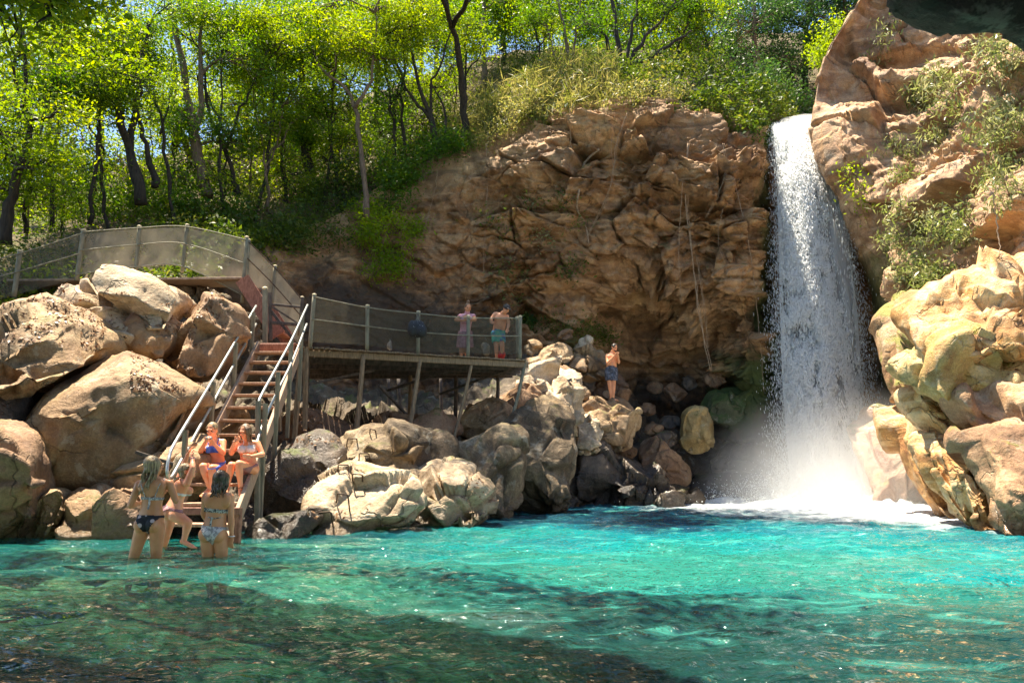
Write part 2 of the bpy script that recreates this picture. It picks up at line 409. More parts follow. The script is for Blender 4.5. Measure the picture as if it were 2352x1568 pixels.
# rock strip of the cliff rim going back to the slope, and the slope
hill_cols = [
 colp((-420,780,14),(-420,600,19),(-420,480,27),(-420,430,36),(-420,420,70)),
 colp((-200,760,15.6),(-200,600,20),(-200,490,27),(-200,440,36),(-200,430,70)),
 colp((0,740,17.2),(0,610,20),(0,500,27),(0,440,36),(0,430,70)),
 colp((250,690,18.6),(250,560,21.5),(250,480,27),(250,400,36),(250,390,70)),
 colp((440,668,18.9),(460,535,24.4),(480,440,28),(480,350,36),(480,340,70)),
 colp((535,620,22.5),(545,540,25.2),(560,460,28.5),(560,340,36.5),(560,330,70)),
 colp((620,580,25.75),(630,495,26.3),(640,420,29),(640,310,37),(640,300,70)),
 colp((760,550,26.75),(780,460,27.6),(800,370,30),(800,250,38),(800,240,70)),
 colp((880,475,27.45),(890,400,28),(900,320,31),(900,220,38),(900,210,70)),
 colp((985,420,27.35),(985,350,28),(980,280,31),(980,190,38),(980,180,70)),
 colp((1110,370,27.15),(1110,295,27.8),(1110,230,31),(1110,150,38),(1110,140,70)),
 colp((1215,320,26.45),(1215,240,27.3),(1215,190,31),(1215,130,38),(1215,125,70)),
 colp((1340,282,25.95),(1340,212,27.0),(1340,180,30),(1340,120,38),(1340,110,70)),
 colp((1470,272,25.75),(1470,205,27.0),(1470,175,30),(1470,110,38),(1470,100,70)),
 colp((1610,287,25.75),(1610,195,27.5),(1620,180,31),(1620,110,40),(1620,90,70)),
 colp((1710,321,25.65),(1720,225,28),(1730,200,32),(1730,110,42),(1730,80,70)),
 colp((1752,337,25.95),(1765,265,27.6),(1780,215,33),(1790,120,43),(1790,80,70)),
 colp((1790,330,28.4),(1800,300,29.2),(1830,240,35),(1840,120,44),(1840,80,70)),
 colp((1870,330,29.4),(1880,296,30),(1880,240,35),(1890,120,44),(1890,60,70)),
 colp((2030,340,29.4),(2030,230,31),(2030,130,36),(2030,50,44),(2030,0,70)),
 colp((2300,340,29.0),(2300,100,31),(2300,50,36),(2300,0,44),(2300,-50,70)),
 colp((2700,340,29.0),(2700,100,31),(2700,50,36),(2700,0,44),(2700,-50,70)),
]
Gh = loft(hill_cols, 420, 150)
Nh = grid_normals(Gh); 
dh = 0.3 * fbm(Gh.reshape(-1, 3) * 0.5, 5, 77).reshape(Gh.shape[:2])
dh[:, 0:6] *= np.linspace(0.3, 1, 6)[None, :]
Gh = Gh + Nh * dh[..., None] * 1.0
hill = mk('hillside', Gh.reshape(-1, 3), grid_faces(420, 150), M_earth); hill['kind'] = 'structure'

# riverbank under the boulders
bank_cols = [
 colp(B(-420,9.5,-1.5),(-420,1150,10.5),(-420,950,13),(-420,780,15.5),(-420,712,17.5)),
 colp(B(-200,11.5,-1.5),(-200,1150,12.2),(-200,950,13.8),(-200,780,15.5),(-200,700,17.5)),
 colp(B(0,12,-1.5),(0,1150,12.8),(0,950,14.2),(0,790,15.8),(0,695,17.5)),
 colp(B(250,12,-1.5),(250,1150,13.0),(250,970,14.6),(250,820,16.2),(250,655,18.4)),
 colp(B(430,12,-1.5),(430,1150,13.0),(430,1010,14.8),(430,870,16.4),(430,660,18.6)),
 colp(B(560,12,-1.5),(560,1150,13.2),(560,1040,15.4),(560,910,17.2),(560,705,19.5)),
 colp(B(650,12.6,-1.5),(650,1150,13.8),(650,1060,16.2),(650,985,18.4),(650,860,25)),
 colp(B(800,13.6,-1.5),(800,1130,15),(800,1050,17.4),(800,1000,19.8),(800,900,26)),
 colp(B(1000,15.6,-1.5),(1000,1130,17),(1000,1050,18.9),(1000,990,21.3),(1000,900,26.5)),
 colp(B(1200,18.6,-1.5),(1200,1120,20),(1200,1010,21.5),(1200,900,23),(1200,830,27)),
 colp(B(1330,22,-1.5),(1330,1110,23),(1330,1000,24),(1330,900,25.4),(1330,810,27.6)),
 colp(B(1480,24,-1.5),(1480,1120,24.8),(1480,1060,26),(1480,1010,27.5),(1480,930,29.4)),
 colp(B(1650,27,-1.5),(1650,1125,27.4),(1650,1100,27.9),(1650,1070,28.4),(1650,1030,29.5)),
 colp(B(1800,28,-1.5),B(1800,28.3,-.6),B(1800,28.6,-.3),B(1800,29,0),B(1800,30,.4)),
]
M_bank = rock_mat('dark_bank_rock', (0.035, 0.026, 0.018), (0.10, 0.07, 0.042), (0.20, 0.145, 0.09), moss=0.12, wet=0.4)
bank, Gb = cliff_obj('riverbank', bank_cols, 460, 170, M_bank, flip=1, amp=0.25, bs=1.0, blocky=0.3, seed=13, strat=(1, 1, 1.2), detail=0.04, crack=0.12)

# right wall ---------------------------------------------------------
edge = [(2090,-200),(2010,-60),(1958,25),(1902,110),(1872,200),(1868,290),(1884,370),(1925,450),(1945,520),(1985,610),(2008,700),(2012,850),(2028,950)]
def rcol(du, dY, f=1.0, uabs=None):
    c = []
    for k, (u, v) in enumerate(edge):
        e = 25.2 - 0.25 * abs(k - 4) * 0.5 + (0.06 * max(0, k - 7)) * 10
        uu = u + du if uabs is None else u + (uabs - u) * f
        ln = max(0, 9 - k) * 0.52 * min(1, max(0, dY) / 3.0)
        c.append(at(uu, v, e - dY + ln))
    lo = c[-1]; c.append(at(uu, 1050, (edge and 26) - dY * 1.02)); uu2 = uu
    q = atz(uu2, 25.6 - dY, -1.3); c.append(q)
    return c
right_cols = [rcol(60, -6), rcol(14, -1.6), rcol(0, 0), rcol(26, 1.3), rcol(75, 2.0), rcol(0, 3.6, 0.36, 2352), rcol(0, 5.4, 0.62, 2352), rcol(0, 7.4, 0.82, 2352),
              rcol(0, 9.4, 1.0, 2352), rcol(0, 12.5, 1.0, 2600), rcol(0, 15.5, 1.0, 3000), rcol(0, 18.5, 1.0, 3800)]
rw, Gr = cliff_obj('ravine_wall', right_cols, 460, 430, M_right, flip=-1, amp=0.5, bs=0.40, blocky=0.85, seed=23, strat=(1.9, 1.0, 0.7), rot=-0.75, detail=0.07, crack=0.22, sec=0.5, fade=lambda G: (0.12 + 0.88 * smooth01(np.arange(G.shape[0]), 90, 210))[:, None])

# rock roof of the shelter the photographer stands under (rim shows top right)
def roof():
    rim = [(-14, 9.9, 10.6), (-6.6, 9.0, 10), (-3.6, 7.4, 9.6), (-2.3, 6.4, 9.2), (-1.1, 5.2, 8.2), (0.3, 4.2, 6.8)]
    rim += [tuple(at(1850, -260, 4.3)), tuple(at(1995, 22, 4.2)), tuple(at(2120, 88, 4.2)), tuple(at(2240, 108, 4.2)), tuple(at(2350, 145, 4.2)), tuple(at(2700, 250, 4.3))]
    cols = []
    for (x, y, z) in rim:
        cols.append([Vector((x, y + 0.1, z + 2.4)), Vector((x, y + 0.25, z + 1.0)), Vector((x, y, z)), Vector((x * 0.98, y - 1.4, z + 0.15)),
                     Vector((x * 0.95, y - 3.6, z - 0.2)), Vector((x * 0.9, min(y - 6.5, 0), z - 0.6)), Vector((x * 0.9, -4, z - 2)), Vector((x * 0.9, -6, -2.0))])
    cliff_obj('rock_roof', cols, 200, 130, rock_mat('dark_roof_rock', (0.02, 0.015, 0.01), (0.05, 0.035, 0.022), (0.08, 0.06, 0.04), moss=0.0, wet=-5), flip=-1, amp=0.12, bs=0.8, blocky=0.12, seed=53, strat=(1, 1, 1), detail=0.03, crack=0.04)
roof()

# ------------------------------------------------------------------ boulders
def chaikin(P, it=2):
    P = np.array(P, float)
    for _ in range(it):
        Q = np.roll(P, -1, 0); P = np.stack([0.78 * P + 0.22 * Q, 0.22 * P + 0.78 * Q], 1).reshape(-1, P.shape[1])
    return P

def boulder(name, label, outline, Y, depth, mat, lean=0.25, group=None, cat='boulder', seed=0, amp=0.10, blocky=0.12, bs=0.9, crack=0.05,
            fe=0.55, detail=0.025, nring=46, nseg=120, facets=7, grow=1.06, strat=(1, 1, 1.3), rot=0.3, sag=0.0):
    O = np.array(outline, float); O = O.mean(0) + (O - O.mean(0)) * grow; O = chaikin(O, 2)
    d = np.r_[0, np.cumsum(np.linalg.norm(np.roll(O, -1, 0) - O, axis=1))]; t = np.linspace(0, d[-1], nseg, endpoint=False)
    Oc = np.vstack([O, O[:1]]); R = np.stack([np.interp(t, d, Oc[:, 0]), np.interp(t, d, Oc[:, 1])], 1)
    x, y = R[:, 0], R[:, 1]; cr = x * np.roll(y, -1) - np.roll(x, -1) * y; A = cr.sum() / 2
    c = np.array([((x + np.roll(x, -1)) * cr).sum() / (6 * A), ((y + np.roll(y, -1)) * cr).sum() / (6 * A)])
    zc = at(c[0], c[1], Y).z
    rows = []
    for k in range(nring):
        ph = pi * (0.03 + 0.94 * k / (nring - 1)); r = sin(ph) ** 0.7; dd = -np.sign(cos(ph)) * 1.0 * abs(cos(ph)) ** fe
        ring = []
        for q in R:
            p = c + (q - c) * r; w = at(p[0], p[1], Y)
            w.y += 0; h = w.z - zc
            back = dd * depth * (0.62 if dd < 0 else 0.8)
            w.y += back + lean * h
            # keep the outline: slide along x/z towards its sight line
            s = w.y / Y; 
            if dd <= 0.05: w.x *= s; w.z = CAM_H + (w.z - CAM_H) * s
            ring.append(w[:])
        rows.append(ring)
    G = np.array(rows)                                     # (ring, seg, 3)
    rg = np.random.default_rng(seed + 400); C0 = G.reshape(-1, 3).mean(0)
    for k in range(facets):
        a = rg.uniform(-1.25, 1.25); el = rg.uniform(-0.5, 1.1)
        nv = np.array([sin(a) * cos(el), -cos(a) * cos(el), sin(el)]); q = (G - C0) @ nv
        hmax = q.max() * rg.uniform(0.72, 0.92); ex = np.maximum(0, q - hmax)
        G = G - (ex * 0.93)[..., None] * nv
    Gw = np.concatenate([G[:, -2:], G, G[:, :2]], 1)
    N = grid_normals(Gw)[:, 2:-2]
    if (N[nring // 8].mean(0)[1]) > 0: N = -N
    P = G.reshape(-1, 3); W = P * np.array(strat)
    cc, ss = cos(rot), sin(rot); W = np.stack([W[:, 0] * cc - W[:, 2] * ss, W[:, 1], W[:, 0] * ss + W[:, 2] * cc], 1)
    W = W + 0.35 * np.stack([vnoise(P * 0.9, seed + 5), vnoise(P * 0.9, seed + 6), vnoise(P * 0.9, seed + 7)], 1)
    dsp = amp * fbm(P * 0.7, 4, seed)
    f1, f2, idr, tl = worley(W * bs, seed + 11, True); e = smooth01(f2 - f1, 0, 0.10)
    dsp += (blocky * (idr - 0.5) + 1.3 * blocky * tl) * e - crack * (1 - e)
    dsp += detail * (fbm(P * 4, 4, seed + 3) + ridged(P * 1.8, 3, seed + 9))
    prof = np.array([1.0 if k < nring * 0.40 else 0.55 for k in range(nring)])
    G = G + N * (dsp.reshape(G.shape[:2]) * prof[:, None])[..., None]
    V = np.swapaxes(G, 0, 1).reshape(-1, 3)                # seg major
    F = grid_faces(nseg, nring, wrap_u=True)
    # close the poles with small fans
    nV = len(V); V = np.vstack([V, G[0].mean(0), G[-1].mean(0)])
    T = [tuple(f) for f in F[:, ::-1].tolist()] + [(i * nring, ((i + 1) % nseg) * nring, nV) for i in range(nseg)] + [(((i + 1) % nseg) * nring + nring - 1, i * nring + nring - 1, nV + 1) for i in range(nseg)]
    org = V.mean(0); org[2] = V[:, 2].min()
    o = mk(name, V, T, mat, origin=tuple(org)); tag(o, label, cat, group)
    return o

GL = 'boulders heaped on the left bank'
BL = [
 ('boulder','largest boulder of the left bank, broad smooth slanting face with mossy ledge on top',
   [(42,985),(62,925),(110,868),(160,838),(205,800),(260,798),(330,832),(395,878),(444,910),(432,952),(405,1000),(378,1042),(300,1078),(258,1122),(170,1120),(80,1112),(70,1060),(46,1030)], 13.0, 1.5, M_tan, dict(lean=-0.12, fe=0.42, grow=1.04, blocky=0.12, bs=0.55, seed=1, amp=0.13, crack=0.03)),
 ('boulder','sunlit flat topped boulder at the left edge, littered with dry leaves',
   [(-160,730),(-60,702),(20,684),(90,686),(160,722),(240,762),(232,800),(160,842),(80,880),(20,900),(-80,930),(-200,900)], 13.6, 2.2, M_tan, dict(lean=0.9, seed=2, blocky=0.2, bs=0.8)),
 ('boulder','wide pale boulder just below the upper railing posts',
   [(105,694),(170,672),(250,656),(340,655),(400,664),(396,700),(380,735),(330,745),(290,790),(250,760),(180,720),(130,712)], 15.2, 1.9, M_pale, dict(lean=0.8, seed=4, blocky=0.28, bs=0.9)),
 ('boulder','reddish craggy boulder between the pale top boulder and the stair rail',
   [(398,700),(440,672),(500,668),(540,695),(552,740),(545,790),(518,842),(480,872),(430,870),(380,850),(350,812),(375,760)], 15.3, 1.5, M_brown, dict(lean=0.45, seed=5, blocky=0.16, bs=1.0, crack=0.05, grow=0.97)),
 ('boulder','small rounded boulder wedged in the middle of the left rock heap',
   [(288,725),(330,700),(372,735),(405,760),(372,812),(330,815),(290,790),(272,755)], 14.7, 1.0, M_brown, dict(lean=0.2, seed=6)),
 ('boulder','dark boulder cut by the left picture edge under the leaf littered one',
   [(-140,900),(-30,860),(18,900),(38,960),(20,1010),(-20,1040),(-140,1060)], 12.4, 1.2, M_dark, dict(seed=7)),
 ('boulder','tall dark green boulder standing in the water at the left edge',
   [(-120,1010),(0,985),(45,1005),(72,1080),(70,1150),(48,1250),(-60,1290),(-140,1270)], 11.7, 1.1, M_brown, dict(seed=8, lean=-0.1)),
 ('boulder','orange toned boulder at the waterline, first beside the dark green one',
   [(48,1225),(66,1155),(105,1118),(146,1126),(150,1160),(130,1205),(110,1250),(55,1260)], 12.0, 0.7, M_tan, dict(seed=9, lean=-0.1)),
 ('boulder','narrow wedge shaped stone squeezed between two waterline boulders',
   [(112,1250),(134,1200),(152,1150),(170,1180),(178,1240),(150,1265)], 12.15, 0.5, M_brown, dict(seed=10, lean=0.1, nring=30, nseg=70)),
 ('boulder','square boulder with a sunlit orange patch, at the waterline under the largest boulder',
   [(148,1150),(170,1124),(218,1126),(228,1150),(214,1205),(190,1235),(165,1250),(148,1215)], 12.0, 0.7, M_tan, dict(seed=12, lean=-0.1)),
 ('boulder','dark mossy boulder at the waterline left of the woman in the black bikini bottom',
   [(196,1240),(222,1180),(234,1130),(270,1122),(330,1160),(350,1210),(345,1262),(240,1270)], 11.9, 0.8, M_brown, dict(seed=14, lean=-0.05)),
 ('boulder','brown boulder behind the standing woman, under the edge of the largest boulder',
   [(228,1120),(262,1078),(320,1058),(380,1040),(440,985),(470,1030),(470,1110),(420,1160),(330,1180),(250,1160)], 12.7, 1.1, M_tan, dict(seed=15, lean=-0.05)),
 ('boulder','slab of brown rock beside the lower stair rail',
   [(440,965),(480,940),(530,915),(560,950),(550,1020),(510,1100),(470,1110),(440,1040)], 14.9, 0.8, M_brown, dict(seed=16, lean=0.2, grow=1.0)),
]
for n, l, o, Y, d, m, kw in BL:
    kw.setdefault('grow', 1.10); kw.setdefault('facets', 11); kw['blocky'] = kw.get('blocky', .12) + .06
    boulder(n, l, o, Y, d, m, group=GL, **kw)

GM = 'river worn rocks along the middle bank'
BM = [
 ('rock','dark rock mass directly right of the stair foot',
   [(596,1110),(620,1050),(665,1010),(720,995),(768,1015),(775,1070),(735,1130),(700,1180),(640,1215),(590,1220)], 14.0, 1.1, M_dark, dict(seed=31, lean=0.4)),
 ('rock','low wet rock slipping under water between the stair foot and the pale rock',
   [(575,1230),(600,1195),(660,1180),(715,1165),(730,1190),(700,1225),(640,1245),(585,1250)], 12.3, 0.8, M_dark, dict(seed=32, lean=0.6, amp=0.06)),
 ('rock','brown mound with leaf litter under the near end of the deck',
   [(620,985),(690,935),(740,950),(790,985),(830,1010),(800,1050),(700,1060),(640,1040)], 17.8, 1.3, M_brown, dict(seed=33, lean=0.5)),
 ('rock','sunlit pale bulging rock with iron rungs, at the water in the middle',
   [(682,1226),(702,1165),(726,1125),(738,1070),(775,1048),(820,1062),(880,1085),(945,1110),(962,1160),(930,1210),(800,1222),(730,1230)], 13.4, 1.2, M_pale, dict(seed=34, lean=0.7, amp=0.2, blocky=0.16, bs=1.2, crack=0.06)),
 ('rock','smooth grey green rock sloping down from the deck shade to the iron rungs',
   [(745,1070),(770,1000),(850,970),(935,978),(1010,1005),(1040,1060),(1010,1110),(930,1125),(850,1110),(790,1110)], 16.0, 1.3, M_grey, dict(seed=35, lean=0.8, amp=0.22, blocky=0.1)),
 ('rock','pale knobbly rock with brown leaf litter, left of the rounded dark mass',
   [(880,1212),(895,1140),(935,1085),(1000,1075),(1080,1090),(1125,1145),(1122,1192),(1050,1206),(960,1216)], 14.9, 1.3, M_pale, dict(seed=36, lean=0.6, amp=0.2, blocky=0.22, bs=1.4, crack=0.08)),
 ('rock','rock with overhanging brow in the centre of the middle bank',
   [(1000,1070),(1020,1030),(1085,1005),(1130,985),(1185,990),(1200,1060),(1195,1140),(1170,1190),(1110,1195),(1060,1150),(1010,1120)], 17.2, 1.2, M_grey, dict(seed=37, lean=0.45, amp=0.2)),
 ('rock','large rounded dark rock mass with a pale right flank below the deck end',
   [(1150,990),(1190,945),(1240,905),(1290,920),(1320,970),(1330,1040),(1318,1110),(1308,1168),(1240,1185),(1180,1185),(1160,1100)], 19.2, 1.6, M_grey, dict(seed=38, lean=0.3, amp=0.24, blocky=0.1)),
 ('rock','tan rounded rock carrying streaks of light beneath the deck end',
   [(1040,985),(1080,930),(1120,905),(1170,925),(1195,960),(1150,1000),(1080,1010)], 20.5, 0.9, M_tan, dict(seed=39, lean=0.4)),
 ('rock','brown rock at the foot of the last deck support',
   [(1120,920),(1160,890),(1210,868),(1250,890),(1270,930),(1240,975),(1180,975)], 21.6, 1.0, M_brown, dict(seed=40, lean=0.3)),
 ('rock','reddish ground rock striped by light falling through the deck boards',
   [(840,985),(880,950),(980,955),(1060,965),(1060,1000),(990,1020),(880,1010)], 19.0, 1.0, M_brown, dict(seed=41, lean=1.0)),
 ('rock','brilliantly sunlit cream rock left of the man on the ledge',
   [(1200,880),(1215,850),(1265,840),(1320,845),(1335,885),(1325,930),(1345,950),(1310,985),(1255,960),(1215,925)], 22.4, 1.2, M_pale, dict(seed=42, lean=0.7, amp=0.16, blocky=0.25, bs=1.1)),
 ('rock','ledge rock the man in dark shorts stands on',
   [(1325,955),(1345,925),(1385,914),(1432,918),(1468,935),(1474,965),(1468,995),(1445,1022),(1400,1020),(1368,1000),(1330,990)], 23.7, 1.1, M_tan, dict(seed=43, lean=0.5, amp=0.10, blocky=0.2, bs=1.3)),
 ('rock','wedge shaped pale rock facing the water below the man',
   [(1320,975),(1345,950),(1380,945),(1390,985),(1368,1035),(1335,1042),(1322,1010)], 22.9, 0.6, M_pale, dict(seed=44, lean=0.4)),
 ('rock','big craggy block leaning behind the man on the ledge',
   [(1370,885),(1395,840),(1428,842),(1440,880),(1425,925),(1395,925),(1370,915)], 25.0, 0.7, M_brown, dict(seed=45, lean=0.2)),
 ('rock','rounded tan boulder above the deck end, first of the rubble',
   [(1232,810),(1262,785),(1298,784),(1320,808),(1312,832),(1270,842),(1240,835)], 24.6, 0.7, M_tan, dict(seed=46, lean=0.3, nring=30, nseg=80)),
 ('rock','stack of brown blocks left of the head of the man on the ledge',
   [(1318,830),(1330,795),(1362,788),(1388,805),(1392,850),(1378,880),(1340,880),(1318,860)], 24.9, 0.7, M_tan, dict(seed=47, lean=0.3, blocky=0.3, bs=2.0, crack=0.1, nring=36, nseg=90)),
 ('rock','flat grey stone on the slope just right of the deck end post',
   [(1205,832),(1240,818),(1275,835),(1280,858),(1240,868),(1208,855)], 23.0, 0.6, M_tan, dict(seed=48, lean=0.6, nring=30, nseg=70)),
 ('rock','dark wet block in the cave shade left of the egg shaped boulder',
   [(1470,1010),(1510,1000),(1560,1045),(1590,1075),(1580,1110),(1530,1120),(1480,1095)], 25.2, 0.9, M_brown, dict(seed=49, lean=0.4)),
 ('boulder','egg shaped ochre boulder sitting by itself near the cave mouth',
   [(1562,985),(1572,948),(1600,932),(1628,942),(1646,975),(1640,1012),(1615,1038),(1585,1040),(1564,1020)], 26.2, 0.8, rock_mat('ochre_rock', (0.26, 0.16, 0.05), (0.50, 0.33, 0.12), (0.58, 0.43, 0.2), moss=0.22, wet=0.2), dict(seed=50, lean=0.1, cat='boulder')),
 ('rock','black fissured base rock between the dark mass and the cave, at the waterline',
   [(1312,1100),(1330,1040),(1380,1025),(1440,1035),(1490,1075),(1545,1110),(1600,1140),(1590,1165),(1450,1170),(1330,1172)], 23.2, 1.3, M_dark, dict(seed=51, lean=0.5, amp=0.3, blocky=0.4, bs=1.2, crack=0.16)),
 ('rock','low grey slab reaching the foam left of the waterfall foot',
   [(1560,1150),(1590,1100),(1660,1085),(1740,1090),(1790,1120),(1795,1150),(1700,1160)], 26.4, 0.9, M_dark, dict(seed=52, lean=0.7, amp=0.2)),
 ('boulder','dark shaded boulder between the egg shaped boulder and the waterfall',
   [(1650,1085),(1665,1035),(1700,1005),(1760,1010),(1795,1050),(1795,1110),(1720,1120)], 27.6, 1.0, M_dark, dict(seed=54, lean=0.2, cat='boulder')),
 ('rock','green mossy ledge under the cliff overhang beside the waterfall',
   [(1610,930),(1640,890),(1700,880),(1770,905),(1800,930),(1790,980),(1700,985),(1640,975)], 27.6, 1.0, rock_mat('mossy_rock', (0.06, 0.06, 0.03), (0.12, 0.12, 0.05), (0.2, 0.18, 0.09), moss=0.6, wet=0.1, moss_col=(0.05, 0.09, 0.015)), dict(seed=55, lean=0.3)),
]
for n, l, o, Y, d, m, kw in BM:
    kw.setdefault('grow', 1.11 if m in (M_dark, M_grey, M_pale) else 1.06); kw.setdefault('facets', 9); kw['blocky'] = kw.get('blocky', .12) + .08; kw['crack'] = kw.get('crack', .05) + .04
    c = kw.pop('cat', 'rock'); boulder(n, l, o, Y, d, m, group=GM, cat=c, **kw)

GR = 'water sculpted rocks under the right wall'
BR = [
 ('rock','steep reddish rock face with yellow green moss between the upper wall and the lower shelf',
   [(2068,740),(2100,680),(2160,660),(2210,710),(2210,850),(2190,980),(2140,1000),(2090,950),(2068,860)], 19.3, 1.8, rock_mat('mossy_red_rock', (0.20, 0.09, 0.04), (0.40, 0.22, 0.10), (0.55, 0.38, 0.22), moss=0.5, wet=0.1, moss_col=(0.16, 0.18, 0.02)), dict(seed=71, lean=0.2)),
 ('rock','slanting orange ribbed slab running into the foam at the right',
   [(2080,930),(2140,930),(2190,1000),(2235,1100),(2255,1195),(2200,1200),(2140,1150),(2100,1050)], 17.0, 1.3, M_orange, dict(seed=72, lean=0.3)),
 ('rock','wet red and green boulder in the spray right of the waterfall',
   [(1992,1010),(2010,968),(2060,945),(2120,955),(2150,1010),(2165,1080),(2180,1150),(2120,1165),(2040,1160),(2000,1100)], 22.4, 1.5, rock_mat('spray_rock', (0.22, 0.10, 0.06), (0.36, 0.20, 0.12), (0.45, 0.33, 0.22), moss=0.22, wet=0.1, rough=0.35, moss_col=(0.13, 0.16, 0.03)), dict(seed=61, lean=0.3)),
 ('rock','dark stone in the mist at the right flank of the falling water',
   [(1975,1080),(1990,1010),(2020,985),(2050,1010),(2050,1080),(2020,1140),(1985,1140)], 24.0, 0.8, M_dark, dict(seed=62, lean=0.2)),
 ('rock','huge pale rounded rock shelf at the right edge, upper one',
   [(2110,720),(2130,685),(2200,650),(2300,612),(2420,590),(2560,600),(2560,760),(2400,800),(2280,800),(2180,800),(2120,775)], 15.6, 1.8, M_orange, dict(seed=63, lean=0.6, amp=0.25, blocky=0.2)),
 ('rock','mossy yellow green rock nose under the upper shelf at the right',
   [(2088,850),(2105,815),(2150,785),(2250,780),(2380,800),(2500,820),(2500,900),(2380,900),(2250,895),(2150,890),(2100,880)], 15.0, 1.3, rock_mat('mossy_gold_rock', (0.30, 0.15, 0.05), (0.55, 0.36, 0.12), (0.7, 0.52, 0.26), moss=0.28, wet=0.1, moss_col=(0.22, 0.22, 0.03)), dict(seed=64, lean=0.4, amp=0.2, blocky=0.25, bs=1.4)),
 ('rock','slanting cream rock blade pointing down left from the mossy nose',
   [(2118,905),(2160,888),(2215,905),(2262,960),(2300,1040),(2290,1075),(2240,1050),(2180,1000),(2135,955)], 15.2, 0.9, M_orange, dict(seed=65, lean=0.3, amp=0.12)),
 ('rock','orange rock column worn smooth, left one of the columns at the right waterline',
   [(2150,1000),(2190,1000),(2230,1060),(2250,1130),(2245,1210),(2215,1200),(2180,1150),(2155,1090)], 14.6, 0.8, M_orange, dict(seed=66, lean=0.3, amp=0.1)),
 ('rock','golden rock column second from the left at the right waterline',
   [(2205,1010),(2255,1010),(2290,1090),(2305,1180),(2300,1225),(2240,1215),(2222,1130)], 13.8, 0.8, M_orange, dict(seed=67, lean=0.25, amp=0.1)),
 ('rock','brown rock buttress standing in the water at the right edge',
   [(2262,1000),(2320,990),(2420,1000),(2480,1100),(2470,1260),(2330,1235),(2290,1210),(2300,1110)], 12.9, 1.0, M_right, dict(seed=68, lean=0.25, amp=0.12)),
 ('rock','dark folded rock shelf over the brown buttress at the right edge',
   [(2195,900),(2260,890),(2350,900),(2480,930),(2480,1010),(2350,1015),(2280,1000),(2240,960)], 14.0, 1.0, M_right, dict(seed=69, lean=0.3, amp=0.15)),
]
for n, l, o, Y, d, m, kw in BR:
    kw['lean'] = kw.get('lean', .3) + .45; kw.update(grow=1.15, facets=10, blocky=.34, bs=.75, crack=.10, detail=.05)
    boulder(n, l, o, Y, d, m, group=GR, cat='rock', strat=(2.3, 1, 0.55), rot=-0.9, **kw)

GS = 'small stones on the slope beside the deck end'
rs = random.Random(12)
for k, (u, v, Y, w) in enumerate([(1225,800,24.9,16),(1300,770,25.4,14),(1345,785,25.2,15),(1290,855,23.6,20),(1340,905,24.0,17),(1215,885,22.2,17),(1398,905,24.6,13),(1240,1000,21.2,18),(1500,985,26.4,20),(1530,1010,26.0,22),(1440,1040,24.9,20),
                              (1350,1045,23.4,18),(1490,940,28.0,18),(1540,970,27.6,20),(1550,900,28.6,24),(1420,960,25.4,14),(1640,870,28.4,22),(1585,880,28.9,18),(1505,890,29,16),(1660,1060,27.2,22)]):
    a0 = rs.uniform(0, 6); n = rs.choice((5, 6, 7)); o = [(u + w * rs.uniform(.75, 1.25) * cos(a0 + 2 * pi * q / n) * 1.2, v + w * rs.uniform(.7, 1.1) * sin(a0 + 2 * pi * q / n)) for q in range(n)]
    boulder('stone', 'small angular brown stone lodged among the bigger rocks of the middle bank', o, Y, w / 1829 * Y * 1.1, (M_tan, M_brown, M_pale, M_brown)[k % 4] if k < 8 else (M_brown, M_dark)[k % 2], group=GS, cat='stone', seed=500 + k, nring=22, nseg=56, amp=.05, blocky=.1, bs=2.2, lean=.3, detail=.012)
# ------------------------------------------------------------------ pool bed, pool water, waterfall
def pool_bed():
    nx, ny = 300, 300
    X, Yg = np.meshgrid(np.linspace(-14, 17, nx), np.linspace(-8, 31, ny), indexing='ij')
    P = np.stack([X, Yg, 0 * X], 2).reshape(-1, 3)
    left = smooth01(P[:, 0], -3.0, 3.5); far = smooth01(P[:, 1], 6, 13)
    z = -0.55 - 1.9 * left - 0.9 * far * left - 0.9 * (1 - smooth01(P[:, 1], 5.0, 8.5)) * (1 - left)
    z = z + 0.12 * fbm(P * 0.7, 4, 5)
    f1, f2, idr = worley(P * 2.2 + 0.2 * vnoise(P * 2, 3)[:, None], 8)
    st = np.clip(0.62 - f1, 0, 1) * (0.3 + 0.6 * idr); z = z + 0.33 * st * (1 - 0.5 * left)
    P[:, 2] = z
    t = NT('cobble_bed'); p = t.pos()
    pw = t.n('VectorMath', operation='ADD', i={0: p, 1: t.n('TexNoise', i={'Vector': p, 'Scale': 3.0, 'Detail': 5.0}).outputs['Color']}).outputs[0]
    c = t.vor(pw, 5.5, 'F1', 'Color'); sep = t.n('SeparateColor', i={0: c}).outputs[0]
    col = t.ramp(sep, [(0, (0.10, 0.09, 0.05)), (0.35, (0.36, 0.29, 0.15)), (0.7, (0.18, 0.2, 0.11)), (1, (0.58, 0.52, 0.36))])
    col = t.mix(t.mr(t.noise(p, 5, 8, 0.75), 0.4, 0.62, 0, 0.85), col, (0.10, 0.11, 0.07))
    m = t.done(t.bsdf(Base_Color=col, Roughness=0.8, Normal=t.bump(t.vor(p, 4.2), 0.7, 0.1)))
    o = mk('pool_bed', P, grid_faces(nx, ny), m); o['kind'] = 'structure'
pool_bed()

